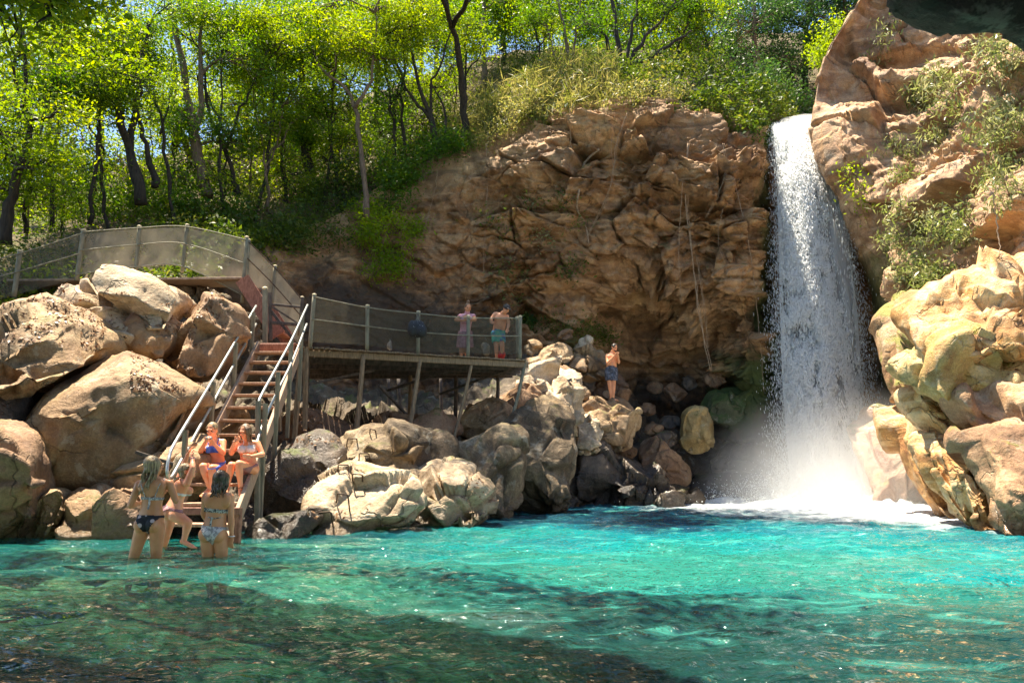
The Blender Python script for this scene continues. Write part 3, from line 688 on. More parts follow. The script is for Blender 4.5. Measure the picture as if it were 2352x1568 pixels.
FALL = at(1905, 1150, 25.0)
def water():
    xs = np.linspace(-14, 17, 620)
    ys = np.concatenate([np.linspace(-8, 1.5, 40)[:-1], np.linspace(1.5, 16, 400)[:-1], np.linspace(16, 30.5, 190)])
    X, Yg = np.meshgrid(xs, ys, indexing='ij'); P = np.stack([X, Yg, 0 * X], 2).reshape(-1, 3)
    dist = np.hypot(P[:, 0] - FALL.x, P[:, 1] - FALL.y)
    W = P + 0.5 * np.stack([vnoise(P * 0.5, 1), vnoise(P * 0.5, 2), 0 * dist], 1)
    z = 0.045 * fbm(W * np.array([0.9, 1.5, 1]), 3, 10) + 0.050 * (ridged(W * np.array([1.3, 2.9, 1]), 3, 20) - 0.5) + 0.016 * ridged(W * np.array([4.5, 8.5, 1]), 2, 30)
    z = z * (0.8 + 0.7 * np.exp(-dist / 6))
    rip = 0.03 * np.sin(dist * 4.2 + 1.5 * vnoise(P * 0.4, 9)) * np.exp(-dist / 8)
    dist2 = np.hypot(P[:, 0] - FALL.x - .8, (P[:, 1] - FALL.y) * .62); foam = np.exp(-(dist2 / 3.4) ** 2)
    z = z + rip + 0.45 * np.exp(-(dist2 / 1.1) ** 2) + foam * (0.14 + 0.30 * fbm(P * np.array([1.6, 1.6, 1]), 4, 60))
    P[:, 2] = z
    t = NT('pool_water'); p = t.pos(); 
    geo = t.n('NewGeometry').outputs['Position']
    sx = t.n('SeparateXYZ', i={0: geo})
    # distance to where the fall lands (bubbles make white water)
    gs = t.n('VectorMath', operation='MULTIPLY', i={0: geo, 1: (1.0, 0.55, 1.0)}).outputs[0]
    dv = t.n('VectorMath', operation='DISTANCE', i={0: gs, 1: (FALL.x + .5, (FALL.y - 0.2) * .55, 0.1)}).outputs['Value']
    ps = t.pos((1.0, 2.6, 1.0)); 
    n_st = t.noise(ps, 0.9, 6, 0.6, 1.2); n_f = t.noise(ps, 4.5, 6, 0.7, 1.5); n_b = t.noise(t.pos((1, 1.5, 1)), 0.28, 3, 0.5, 0.6)
    # suspended matter colour of the pool: greener over the shallows, blue over the deep part
    deep = t.math('ADD', t.mr(sx.outputs['Y'], 8.0, 17, 0, 1), t.math('MULTIPLY', t.math('SUBTRACT', n_b, 0.5), 1.6))
    body = t.ramp(deep, [(0.0, (0.022, 0.22, 0.17)), (0.3, (0.005, 0.25, 0.245)), (0.6, (0.003, 0.16, 0.205)), (0.85, (0.003, 0.05, 0.09))])
    body = t.mix(t.mr(sx.outputs['Y'], 7.2, 5.2, 0, 0.9), body, (0.012, 0.055, 0.05))  # near water darkened in its body colour to deepen the shade there
    body = t.mix(t.mr(n_f, 0.52, 0.70, 0, 0.6), body, (0.006, 0.09, 0.10))
    body = t.mix(t.mr(n_st, 0.54, 0.66, 0, 0.5), body, (0.10, 0.52, 0.42))
    body = t.mix(t.mr(n_f, 0.42, 0.30, 0, 0.3), body, (0.16, 0.60, 0.50))
    # clear over the shallows on the left and near the camera
    clear = t.math('ADD', t.mr(sx.outputs['X'], -3.0, 1.2, 1.1, 0), t.mr(sx.outputs['Y'], 3.5, 6.5, 0.75, 0.0))
    clear = t.math('ADD', clear, t.math('MULTIPLY', t.math('SUBTRACT', t.noise(ps, 0.7, 5, 0.6, 1.0), 0.5), 1.1), clamp=True)
    opac = t.mr(clear, 0, 1, 0.95, 0.30)
    white = t.math('ADD', t.mr(dv, 3.2, 9.0, 1.25, -0.6), t.math('MULTIPLY', t.math('SUBTRACT', t.noise(t.pos((1, 1.6, 1)), 1.3, 9, 0.75, 1.0), 0.5), 2.6))
    white = t.mr(white, 0.0, 0.8, 0, 1)
    fine = t.math('MULTIPLY', t.mr(t.noise(ps, 3.2, 8, 0.75, 1.6), 0.60, 0.70, 0, 1), t.mr(dv, 6, 16, 0.75, 0.0))
    white = t.math('MAXIMUM', white, fine)
    col = t.mix(white, body, (0.82, 0.86, 0.86)); op = t.math('MAXIMUM', opac, white)
    nn = t.noise(t.pos((1.0, 1.7, 1.0)), 5.0, 3, 0.6, 0.9); n2 = t.noise(t.pos((1.0, 1.9, 1.0)), 1.9, 3, 0.6, 1.4)
    nrm = t.bump(t.math('ADD', nn, t.math('MULTIPLY', n2, 1.8)), 1.0, 0.055)
    dif = t.n('BsdfDiffuse', i={'Color': col, 'Normal': nrm}).outputs[0]
    trl = t.n('BsdfTranslucent', i={'Color': col, 'Normal': nrm}).outputs[0]
    dif = t.n('MixShader', i={0: 0.2, 1: dif, 2: trl}).outputs[0]
    tint = t.mix(t.mr(sx.outputs['Y'], 8.0, 5.0), (0.50, 0.86, 0.76), (0.16, 0.36, 0.32))  # near tint darkened too, shade put into the colour
    tra = t.n('BsdfTransparent', i={'Color': tint}).outputs[0]
    inner = t.n('MixShader', i={0: op, 1: tra, 2: dif}).outputs[0]
    gl = t.n('BsdfGlossy', i={'Color': (1, 1, 1), 'Roughness': 0.04, 'Normal': nrm}).outputs[0]
    fr = t.n('Fresnel', i={'IOR': 1.33, 'Normal': nrm}).outputs[0]
    sp = t.math('MULTIPLY', fr, t.mr(white, 0, 1, 1.0, 0.15))
    m = t.done(t.n('MixShader', i={0: sp, 1: inner, 2: gl}).outputs[0])
    o = mk('pool_water', P, grid_faces(len(xs), len(ys)), m); o['kind'] = 'structure'
water()

M_fall = None
def fall_mat(name, seed, lo, hi):
    t = NT(name); g = t.n('NewGeometry').outputs['Position']
    p = t.n('Mapping', i={'Vector': g, 'Scale': (3.6, 1.5, 1.1), 'Location': (seed, 0, seed)}).outputs[0]
    p2 = t.n('Mapping', i={'Vector': g, 'Scale': (15, 8, 6.0), 'Location': (seed, 0, seed)}).outputs[0]
    a = t.noise(p, 1.0, 5, 0.6, 0.5); b = t.noise(p2, 1.0, 5, 0.75, 0.3)
    uv = t.n('Attribute', attribute_name='across').outputs['Fac']
    s = t.math('ADD', t.math('MULTIPLY', a, 0.55), t.math('MULTIPLY', b, 0.45))
    e = t.math('ADD', s, uv)
    al = t.mr(e, lo, hi, 0, 0.42)
    col = t.ramp(s, [(0.36, (0.85, 0.87, 0.87)), (0.48, (0.95, 0.96, 0.96)), (0.6, (0.97, 0.98, 0.98))])
    nr = t.bump(s, 1.0, 0.5)
    d = t.n('BsdfDiffuse', i={'Color': col, 'Normal': nr}).outputs[0]; r = t.n('BsdfTranslucent', i={'Color': col, 'Normal': nr}).outputs[0]
    sh = t.n('MixShader', i={0: 0.45, 1: d, 2: r}).outputs[0]
    tr = t.n('BsdfTransparent').outputs[0]
    return t.done(t.n('MixShader', i={0: al, 1: tr, 2: sh}).outputs[0])

EDG = [(268,1842,1870,29.6),(280,1792,1874,28.4),(292,1776,1876,27.2),(330,1779,1880,26.6),(400,1785,1900,26.1),(500,1789,1936,25.8),(600,1792,1952,25.6),(700,1794,1964,25.4),
       (800,1797,1972,25.25),(900,1802,1980,25.1),(1000,1809,1986,25.0),(1090,1816,1990,24.95),(1165,1822,1996,24.9)]
def waterfall():
    E = cr_interp(np.array(EDG, float), 260)
    root = None
    for k, (name, off, bulge, lo, hi, ext) in enumerate([('front_sheet', -0.25, 0.55, 0.34, 0.50, 0), ('inner_sheet', 0.15, 0.35, 0.30, 0.44, 8)]):
        nu = 110; G = np.zeros((nu, len(E), 3)); A = np.zeros((nu, len(E)))
        for i in range(nu):
            s = i / (nu - 1) * 2 - 1
            for j, (v, ul, ur, Y) in enumerate(E):
                u = (ul + ur) / 2 + s * ((ur - ul) / 2 + 7 + ext * (j / len(E)))
                G[i, j] = at(u, v, Y)[:]; fall = min(1, j / 40)
                G[i, j, 1] += off - bulge * (1 - s * s) * fall
            A[i] = -0.34 * smooth01(np.array([abs(s)]), 0.62, 1.0)[0] + 0.10 * (1 - abs(s)) + 0.15 * np.linspace(0, 1, len(E)) ** 2
        P = G.reshape(-1, 3)
        d = 0.22 * fbm(P * np.array([1.8, 1, 0.35]), 4, 90 + k) + 0.05 * fbm(P * np.array([7, 3, 1.6]), 3, 95 + k)
        G[:, :, 1] -= (d * np.tile(np.clip(np.linspace(0, 6, len(E)), 0, 1), nu)).reshape(nu, -1)
        m = fall_mat('falling_water_' + name, 3.7 * k, lo, hi)
        if root is None: root = empty('waterfall', FALL, 'tall white waterfall plunging from the cliff notch into the pool', 'waterfall')
        o = mk(name, G.reshape(-1, 3), grid_faces(nu, len(E)), m, parent=root)
        at_ = o.data.attributes.new('across', 'FLOAT', 'POINT'); at_.data.foreach_set('value', A.ravel().astype(np.float32))
    return root
fallroot = waterfall()

def octs(C, S):
    """little stretched octahedra at C (n,3) of half sizes S (n,3)"""
    n = len(C); D = np.array([[1,0,0],[0,1,0],[-1,0,0],[0,-1,0],[0,0,1],[0,0,-1]], float)
    V = (C[:, None, :] + D[None] * S[:, None, :]).reshape(-1, 3)
    T = np.array([[0,1,4],[1,2,4],[2,3,4],[3,0,4],[1,0,5],[2,1,5],[3,2,5],[0,3,5]])
    F = (T[None] + 6 * np.arange(n)[:, None, None]).reshape(-1, 3); return V, F

def spray():
    rng = np.random.default_rng(5); E = cr_interp(np.array(EDG, float), 400); C = []; S = []
    for k in range(34000):
        j = int(rng.random() ** 0.7 * 399); v, ul, ur, Y = E[j]; h = j / 399
        side = rng.random()
        if side < 0.26: u = ul + 6 - abs(rng.normal()) * (4 + 24 * h)
        elif side < 0.5: u = ur - 6 + abs(rng.normal()) * (3 + 26 * h)
        else: u = rng.uniform(ul, ur)
        p = at(u, v, Y - rng.uniform(-0.3, 1.0)); C.append(p[:])
        r = rng.uniform(0.004, 0.011) * (1.7 if side > .5 else 1); S.append((r * .8, r * .8, r * rng.uniform(2.5, 7)))
    for k in range(24000):     # thrown up at the foot
        a = rng.uniform(0, 2 * pi); rr = abs(rng.normal()) * 1.7; z = abs(rng.normal()) * 0.9 * math.exp(-rr / 2.5)
        C.append((FALL.x + cos(a) * rr * 1.25, FALL.y - 0.3 + sin(a) * rr * 0.8, z)); r = rng.uniform(0.005, 0.016); S.append((r, r, r * 1.4))
    V, F = octs(np.array(C), np.array(S))
    t = NT('spray_drops'); m = t.done(t.n('MixShader', i={0: 0.5, 1: t.n('BsdfDiffuse', i={'Color': (0.9, 0.93, 0.93)}).outputs[0], 2: t.n('BsdfTranslucent', i={'Color': (0.9, 0.93, 0.93)}).outputs[0]}).outputs[0])
    o = mk('water_spray', V, F, m); tag(o, 'white spray drops flying around the waterfall', 'spray', kind='stuff')
spray()

def white_water():
    rng = np.random.default_rng(15); E = cr_interp(np.array(EDG, float), 400); n = 340000
    j = (rng.random(n) ** 0.75 * 399).astype(int); s = rng.uniform(-1, 1, n); v, ul, ur, Y = E[j].T
    u = (ul + ur) / 2 + s * (ur - ul) / 2 * 1.03
    x = (u - 1176) / FPX; y = (784 - v) / FPX; fy = cos(PITCH) - y * sin(PITCH); fz = sin(PITCH) + y * cos(PITCH)
    Yd = Y - 0.3 - 0.62 * (1 - s * s) * np.minimum(1, j / 60) - rng.uniform(-.35, .25, n); k = Yd / fy
    P = np.stack([x * k, Yd, CAM_H + fz * k], 1)
    d = fbm(P * np.array([2.6, 1, .55]), 4, 700) + .7 * fbm(P * np.array([6, 2, 2.5]), 3, 710) - .5 * smooth01(np.abs(s), .6, 1)
    P = P[d > rng.uniform(-1.15, .35, n)]; m = len(P); r = rng.uniform(.006, .012, m)
    V, F = octs(P, np.stack([r, r, r * rng.uniform(3, 8, m)], 1))
    t = NT('white_water_clots'); c = (.97, .98, .98)
    mt = t.done(t.n('MixShader', i={0: .45, 1: t.n('BsdfDiffuse', i={'Color': c}).outputs[0], 2: t.n('BsdfTranslucent', i={'Color': c}).outputs[0]}).outputs[0])
    mk('white_water', V, F, mt, parent=fallroot)
white_water()

def mist():
    mb = MB(); mb.ell(FALL + Vector((0.1, -1.4, 0.9)), (5.6, 5.2, 4.0), nu=32, nv=20)
    t = NT('mist_air'); g = t.n('NewGeometry').outputs['Position']
    d = t.n('VectorMath', operation='SUBTRACT', i={0: g, 1: tuple(FALL + Vector((0.1, -1.2, 0.0)))}).outputs[0]
    d = t.n('VectorMath', operation='MULTIPLY', i={0: d, 1: (0.20, 0.22, 0.27)}).outputs[0]
    l = t.n('VectorMath', operation='LENGTH', i={0: d}).outputs['Value']
    den = t.math('MULTIPLY', t.math('POWER', t.mr(l, 0.0, 1.0, 1, 0), 2.0), 1.15)
    vs = t.n('VolumeScatter', i={'Color': (1.0, 1.0, 1.0), 'Density': den, 'Anisotropy': 0.0}).outputs[0]
    m = t.done(None, vs)
    o = mb.out('mist', m, origin=FALL); tag(o, 'bright mist boiling up at the foot of the waterfall', 'mist', kind='stuff')
mist()
# ------------------------------------------------------------------ looking up real surfaces by sight line
from mathutils.bvhtree import BVHTree
def bvh_of(objs):
    V = []; F = []
    for o in objs:
        b = len(V); M = o.location
        V += [v.co + M for v in o.data.vertices]; F += [tuple(i + b for i in p.vertices) for p in o.data.polygons]
    return BVHTree.FromPolygons(V, F)
rock_objs = [o for o in scene.objects if o.type == 'MESH' and o.name.split('.')[0] in ('boulder', 'rock', 'cliff', 'riverbank', 'ravine_wall', 'hillside')]
BV = bvh_of(rock_objs)
def hit(u, v, dflt=25):
    q = at(u, v, 10); o = Vector((0, 0, CAM_H)); r = BV.ray_cast(o, (q - o).normalized(), 90)
    if r[0] is None: return at(u, v, dflt), Vector((0, -1, 0))
    n = r[1]; return r[0], (n if n.dot(q - o) < 0 else -n)

# ------------------------------------------------------------------ foliage
L_tree = leaf_mat('leaf_yellow_green', [(0.03, 0.075, 0.010), (0.09, 0.17, 0.014), (0.16, 0.24, 0.018), (0.27, 0.32, 0.03)], 0.6)
L_tree2 = leaf_mat('leaf_fresh_green', [(0.02, 0.06, 0.01), (0.05, 0.13, 0.015), (0.08, 0.17, 0.02), (0.13, 0.20, 0.03)], 0.5)
L_dark = leaf_mat('leaf_deep_green', [(0.012, 0.04, 0.012), (0.025, 0.075, 0.02), (0.045, 0.105, 0.025), (0.07, 0.13, 0.03)], 0.4)
L_lime = leaf_mat('leaf_lime', [(0.10, 0.20, 0.01), (0.17, 0.28, 0.012), (0.24, 0.32, 0.02)], 0.55)
L_under = leaf_mat('leaf_undergrowth', [(0.018, 0.045, 0.01), (0.05, 0.10, 0.015), (0.10, 0.15, 0.025), (0.20, 0.19, 0.05)], 0.4)
L_grass = leaf_mat('dry_grass_blade', [(0.06, 0.10, 0.02), (0.14, 0.17, 0.04), (0.26, 0.24, 0.09), (0.15, 0.21, 0.04)], 0.5)
L_bamboo = leaf_mat('leaf_pale_drooping', [(0.06, 0.11, 0.03), (0.13, 0.18, 0.05), (0.24, 0.26, 0.12), (0.34, 0.34, 0.2)], 0.4, 0.35)
L_litter = leaf_mat('fallen_leaf', [(0.06, 0.03, 0.015), (0.16, 0.08, 0.035), (0.30, 0.17, 0.08), (0.38, 0.30, 0.18)], 0.15)
M_bark = plain_mat('bark_dark', (0.018, 0.013, 0.009), (0.055, 0.04, 0.027), 5, 0.9, 0.8, stretch=(3, 3, 0.7), bdist=0.04)
M_bark2 = plain_mat('bark_brown', (0.11, 0.07, 0.045), (0.22, 0.15, 0.10), 5, 0.9, 0.8, stretch=(3, 3, 0.7), bdist=0.04)
M_root = plain_mat('root_skin', (0.26, 0.17, 0.10), (0.44, 0.31, 0.20), 9, 0.85, 0.5)

def leaves(C, size, rng, droop=0.0, aspect=0.42, jit=0.35, flat=0.0, nor=None):
    n = len(C); L = size * (1 + jit * rng.normal(size=n)).clip(0.45, 1.9)
    a = rng.uniform(0, 2 * pi, n); e = rng.normal(size=n) * 0.6 * (1 - flat) - droop
    D = np.stack([np.cos(a) * np.cos(e), np.sin(a) * np.cos(e), np.sin(e)], 1)
    U = rng.normal(size=(n, 3)) * (1 - flat) + np.array([0, 0, 0.6 + 2 * flat]); S = np.cross(D, U)
    if nor is not None:
        D = np.cross(nor, rng.normal(size=(n, 3))); D /= np.linalg.norm(D, axis=1, keepdims=True) + 1e-6; D = D + 0.25 * nor * rng.uniform(-.3, 1, (n, 1)); S = np.cross(D, nor)
    S /= np.linalg.norm(S, axis=1, keepdims=True) + 1e-6
    N = np.cross(S, D); W = L * aspect * 0.5
    b = C - D * L[:, None] * 0.5; tip = C + D * L[:, None] * 0.5 - N * L[:, None] * 0.08; m = C - D * L[:, None] * 0.05
    V = np.stack([b, m + S * W[:, None] + N * W[:, None] * 0.25, tip, m - S * W[:, None] + N * W[:, None] * 0.25], 1).reshape(-1, 3)
    return V, np.arange(4 * n).reshape(n, 4)

def spline(P, n=14, wob=0.0, rng=None):
    P = np.array([list(p) for p in P], float); Q = cr_interp(P, n) if len(P) > 2 else np.linspace(P[0], P[-1], n)
    if wob and rng is not None:
        w = rng.normal(size=Q.shape) * wob; w[0] = 0; w[-1] = 0; Q = Q + w
    return Q

def tree(label, trunk, r0, clumps, mat, bark, nleaf, lsize=0.11, seed=0, group='trees along the ravine rim', name='tree', forks=(), cr=1.0, sub=11, cat='tree', spread=0.23, droop=0.15, flat=0.0):
    """trunk: sight points (u, v, Y); clumps: (u, v, Y, radius) of foliage masses; forks: further stems"""
    rng = np.random.default_rng(seed + 1000)
    T = [at(*p) for p in trunk]; base = T[0]
    root = empty(name, base, label, cat, group)
    tb = MB(); Q = spline(T, 16, 0.035, rng); tb.tube(Q, list(np.linspace(r0, r0 * 0.35, len(Q)) * (1 + 0.1 * rng.normal(size=len(Q))) ), 8)
    stems = [Q]
    for f in forks:
        P = spline([at(*p) for p in f], 12, 0.04, rng); tb.tube(P, list(np.linspace(r0 * 0.6, r0 * 0.18, len(P))), 7); stems.append(P)
    allp = np.vstack([s[len(s) // 3:] for s in stems]); C = []
    per = max(1, nleaf // max(1, len(clumps) * sub))
    for (u, v, Y, R) in clumps:
        c = np.array(at(u, v, Y)); R = R * cr
        j = np.argmin(np.linalg.norm(allp - c, axis=1) + 0.3 * np.maximum(0, allp[:, 2] - c[2])); s = allp[j]
        mid = (s + c) / 2 + rng.normal(size=3) * 0.18 * np.linalg.norm(c - s) + np.array([0, 0, 0.1 * np.linalg.norm(c - s)])
        B_ = spline([s, mid, c], 9, 0.03, rng); r1 = min(r0 * 0.4, 0.06); tb.tube(B_, list(np.linspace(r1, 0.018, 9)), 5)
        for k in range(sub):
            e = c + rng.normal(size=3) * R * np.array([0.55, 0.55, 0.42])
            w0 = B_[rng.integers(4, 9)]
            tb.tube(spline([w0, (w0 + e) / 2 + rng.normal(size=3) * 0.1, e], 5), [0.017, 0.014, 0.011, 0.008, 0.005], 4, False)
            n = int(per * rng.uniform(0.4, 1.7)); dd = rng.normal(size=(n, 3)) * spread * np.array([1.15, 1.15, 0.55])
            C.append(e + dd)
    V = np.vstack([]) if False else None
    tb.out('trunk', bark, parent=root)
    C = np.vstack(C); V, F = leaves(C, lsize, rng, droop=droop, flat=flat)
    mk('crown', V, F, mat, parent=root, smooth=False)
    return root

def rand_clumps(u0, u1, v0, v1, Y0, Y1, n, R, seed):
    rng = np.random.default_rng(seed); return [(rng.uniform(u0, u1), rng.uniform(v0, v1), rng.uniform(Y0, Y1), R * rng.uniform(0.7, 1.3)) for _ in range(n)]
RC = rand_clumps
TREES = [
 # label, trunk, r, clumps, mat, bark, leaves, seed, forks
 ('dark crooked tree at the far left, trunk leaning out of the picture over the railing', [(12,560,19),(18,480,19),(45,385,19),(72,300,19),(60,250,19)], .15, RC(-120,150,20,330,17,20,9,.9,1)+RC(-100,120,330,470,18,20,4,.6,51), L_tree, M_bark, 6500, 1, [[(45,385,19),(10,330,19),(-20,250,18)]]),
 ('black trunked tree left of centre whose limbs sweep far to the upper left', [(324,470,22.5),(318,420,22.5),(299,342,22.5),(284,299,22.3),(270,240,22),(215,190,21.5),(120,140,21)], .19, RC(60,330,20,260,20,22.5,10,.9,2), L_tree, M_bark, 7500, 2, [[(299,342,22.5),(313,252,22.5),(317,205,22.3),(299,180,22),(200,108,21.5),(165,54,21)],[(317,205,22.3),(330,120,22.5),(350,40,22.5)]]),
 ('slim dark stem standing just right of the black trunked tree', [(356,430,22.8),(354,400,22.8),(335,324,22.8),(318,270,22.8),(322,180,22.8)], .11, RC(290,430,-20,220,22,24,6,.8,3), L_tree2, M_bark, 4200, 3, []),
 ('tall thick grey trunk running straight up behind the railing', [(476,450,25),(472,428,25),(454,360,25),(443,288,25),(425,180,25),(407,90,25),(400,20,25)], .21, RC(380,560,-50,150,24,26,8,.9,4)+RC(400,520,200,330,24,26,3,.7,54), L_tree2, M_bark2, 6000, 4, [[(447,310,25),(464,216,25),(461,108,25),(470,10,25)]]),
 ('leaning trunk crossing behind the tall grey one to the left', [(440,360,26),(414,299,26),(378,245,26),(346,216,26),(300,150,26)], .15, RC(240,400,40,210,25,27,6,.8,5), L_tree, M_bark2, 4200, 5, []),
 ('slanting thin tree right of the tall grey trunk', [(545,450,25.5),(540,421,25.5),(518,342,25.5),(479,252,25.5),(470,160,25.5)], .10, RC(500,660,20,190,25,27,7,.8,6), L_tree, M_bark, 5000, 6, [[(518,342,25.5),(560,240,25.5),(600,160,25.5)]]),
 ('little bare stemmed tree forking above the shaded bank', [(618,490,26),(616,461,26),(612,396,26),(623,360,26),(670,281,26)], .07, RC(560,720,170,300,25.5,27,6,.7,7), L_tree, M_bark2, 3800, 7, [[(612,396,26),(600,320,26),(585,250,26)],[(623,360,26),(640,300,26),(640,230,26)]]),
 ('thick ivy covered trunk in the middle of the wood', [(708,400,28),(706,346,28),(698,288,28),(695,180,28),(690,60,28)], .24, RC(640,800,-60,130,27,29,8,1.0,8)+RC(680,730,200,330,27.6,28,4,.35,58), L_tree2, M_bark, 6500, 8, []),
 ('grey brown forked tree rooted at the edge of the bank, with a sawn off limb', [(842,500,25.8),(835,396,26),(824,306,26),(806,216,26),(752,173,26)], .12, RC(720,900,-40,150,25.5,27,9,.8,9), L_tree, M_bark2, 6000, 9, [[(815,250,26),(850,190,26),(862,100,26),(860,30,26)]]),
 ('young tree with black twin stems on the cliff shoulder', [(1007,350,27.3),(1000,320,27.3),(981,260,27.3),(960,182,27.3),(945,130,27.3),(940,40,27.3)], .12, RC(880,1060,-60,110,26.5,28.5,9,.8,10), L_tree, M_bark, 5500, 10, [[(1000,320,27.3),(987,208,27.3),(1010,150,27.3),(1040,60,27.3)],[(985,270,27.3),(955,234,27.3),(903,130,27.3),(890,60,27.3)],[(1010,345,27.3),(1025,270,27.3),(990,190,27.3)]]),
 ('tall straight brown trunk rising from the grassy slope', [(1111,230,32),(1111,198,32),(1111,104,32),(1109,-20,32)], .17, RC(1050,1180,-80,60,31,34,6,1.0,11), L_tree2, M_bark2, 3500, 11, []),
 ('dark forked tree behind the grassy slope', [(1160,150,34),(1158,114,34),(1153,62,34),(1132,-15,34)], .15, RC(1090,1250,-60,70,33,35,7,1.1,12), L_tree, M_bark, 4200, 12, [[(1153,62,34),(1185,10,34),(1200,-30,34)]]),
 ('reddish leaning stems at the lip of the cliff', [(1345,225,27.6),(1335,203,27.8),(1309,146,28),(1293,52,28),(1272,-20,28)], .10, RC(1210,1370,-60,60,27,29,6,.7,13), L_tree2, M_bark2, 3200, 13, [[(1312,150,28),(1322,80,28),(1335,-20,28)],[(1335,203,27.8),(1290,170,28),(1262,90,28)]]),
 ('burnt black stump sprouting a fan of thin stems on top of the cliff', [(1430,195,28.6),(1428,172,28.6),(1424,150,28.6),(1418,60,28.6),(1405,-20,28.6)], .17, RC(1370,1600,-60,60,28,30,9,.7,14), L_tree2, M_bark, 4800, 14, [[(1430,160,28.6),(1450,80,28.6),(1466,-10,28.6)],[(1436,165,28.6),(1490,80,28.6),(1550,20,28.6)],[(1436,170,28.6),(1530,110,28.6),(1590,70,28.6)],[(1424,160,28.6),(1390,90,28.6),(1370,10,28.6)]]),
 ('tall reddish brown trunk among the deep green trees near the waterfall', [(1750,215,34),(1746,192,34),(1735,104,34),(1730,-20,34)], .22, RC(1650,1830,-80,60,32,36,8,1.1,15), L_dark, M_bark2, 4500, 15, []),
 ('dark tree behind the brown trunk, above the stream notch', [(1690,210,38),(1680,120,38),(1678,40,38)], .2, RC(1560,1760,-60,170,36,39,12,1.3,16), L_dark, M_bark, 7500, 16, []),
 ('deep green tree filling the gap beside the right wall', [(1850,230,37),(1850,120,37),(1860,20,37)], .2, RC(1760,1950,-60,200,35,38,13,1.2,17), L_dark, M_bark, 8000, 17, [[(1850,120,37),(1900,60,37),(1940,-20,37)]]),
 ('lime green sapling leaning from the right wall over the notch', [(1960,130,27),(1925,110,27),(1905,80,27)], .05, RC(1880,1950,70,150,26.6,27.6,6,.45,18), L_lime, M_bark, 3000, 18, []),
]
for k, (lb, tr, r, cl_, m, bk, nl, sd, fk) in enumerate(TREES):
    tree(lb, tr, r, cl_, m, bk, int(nl * 1.9), 0.095 if tr[0][2] < 30 else 0.13, sd, forks=fk)

# trees further up the slope
FAR = [(-60,430,33,L_tree,60,330),(110,440,36,L_tree,60,300),(230,420,33,L_tree2,90,330),(400,400,34,L_tree,40,320),(560,350,34,L_tree,20,290),(640,340,32,L_tree2,110,330),(760,300,36,L_tree,-20,240),
       (860,280,33,L_tree,20,240),(960,230,37,L_tree2,-40,150),(1060,190,40,L_tree,-60,110),(1260,150,38,L_tree2,-60,100),(1380,140,37,L_tree,-50,110),(1500,130,38,L_dark,-60,120),(1600,140,42,L_dark,-60,120),
       (1940,150,36,L_dark,-60,100),(1250,120,44,L_dark,-70,60),(1000,160,45,L_dark,-70,70),(720,220,44,L_tree2,-70,160)]
for k, (u, v, Y, m, v0, v1) in enumerate(FAR):
    tree('leafy tree standing further back on the slope, half hidden by nearer trees', [(u, v + 25, Y), (u + 5, (v + v0) / 2, Y), (u - 8, v0, Y)], .15,
         RC(u - 95, u + 95, v0 - 10, v1 - 20, Y - 2, Y + 2, 12, 1.3, 200 + k), m, M_bark if k % 2 else M_bark2, 9000 if u > 450 else 5500, 0.15, 200 + k, group='background trees up the slope', spread=0.42)

# understory: saplings and bushy young trees between the trunks
UND = [(-60,560,20,L_tree,400,520),(60,540,21,L_lime,330,500),(140,520,23,L_tree,380,500),(210,500,23.5,L_tree2,300,470),(90,480,26,L_tree,260,420),(290,500,24.5,L_lime,370,480),(390,480,25,L_tree,260,440),(430,500,25,L_tree2,400,490),
       (510,490,25.6,L_tree,280,460),(570,480,27,L_tree,230,420),(650,470,27,L_tree,290,450),(700,440,28,L_tree2,180,400),(770,430,28,L_tree,230,410),(820,400,28.5,L_lime,250,390),(900,370,28.5,L_tree2,170,340),(940,330,29.5,L_tree,190,320),
       (1040,290,30,L_tree,120,270),(1180,190,33,L_tree2,60,180),(1270,180,32,L_tree,70,170),(1390,170,31,L_tree2,80,170),(1520,170,31,L_tree,60,165),(1600,190,31,L_tree2,70,180),(1660,200,31,L_dark,90,195),(1800,220,34,L_dark,90,215),(340,440,29,L_tree,180,400),(480,400,30,L_lime,180,380),(10,430,28,L_tree,200,400),(180,420,28,L_tree2,170,380)]
for k, (u, v, Y, m, v0, v1) in enumerate(UND):
    tree('slender understory sapling with airy foliage between the taller trunks', [(u, v + 10, Y), (u + 8, (v + v0) / 2, Y), (u - 4, v0, Y)], .04,
         RC(u - 60, u + 60, v0, v1, Y - .8, Y + .8, 6, .7, 400 + k), m, M_bark2 if k % 2 else M_bark, 2600, 0.105, 400 + k, group='understory saplings', name='sapling', spread=0.3, cat='sapling')

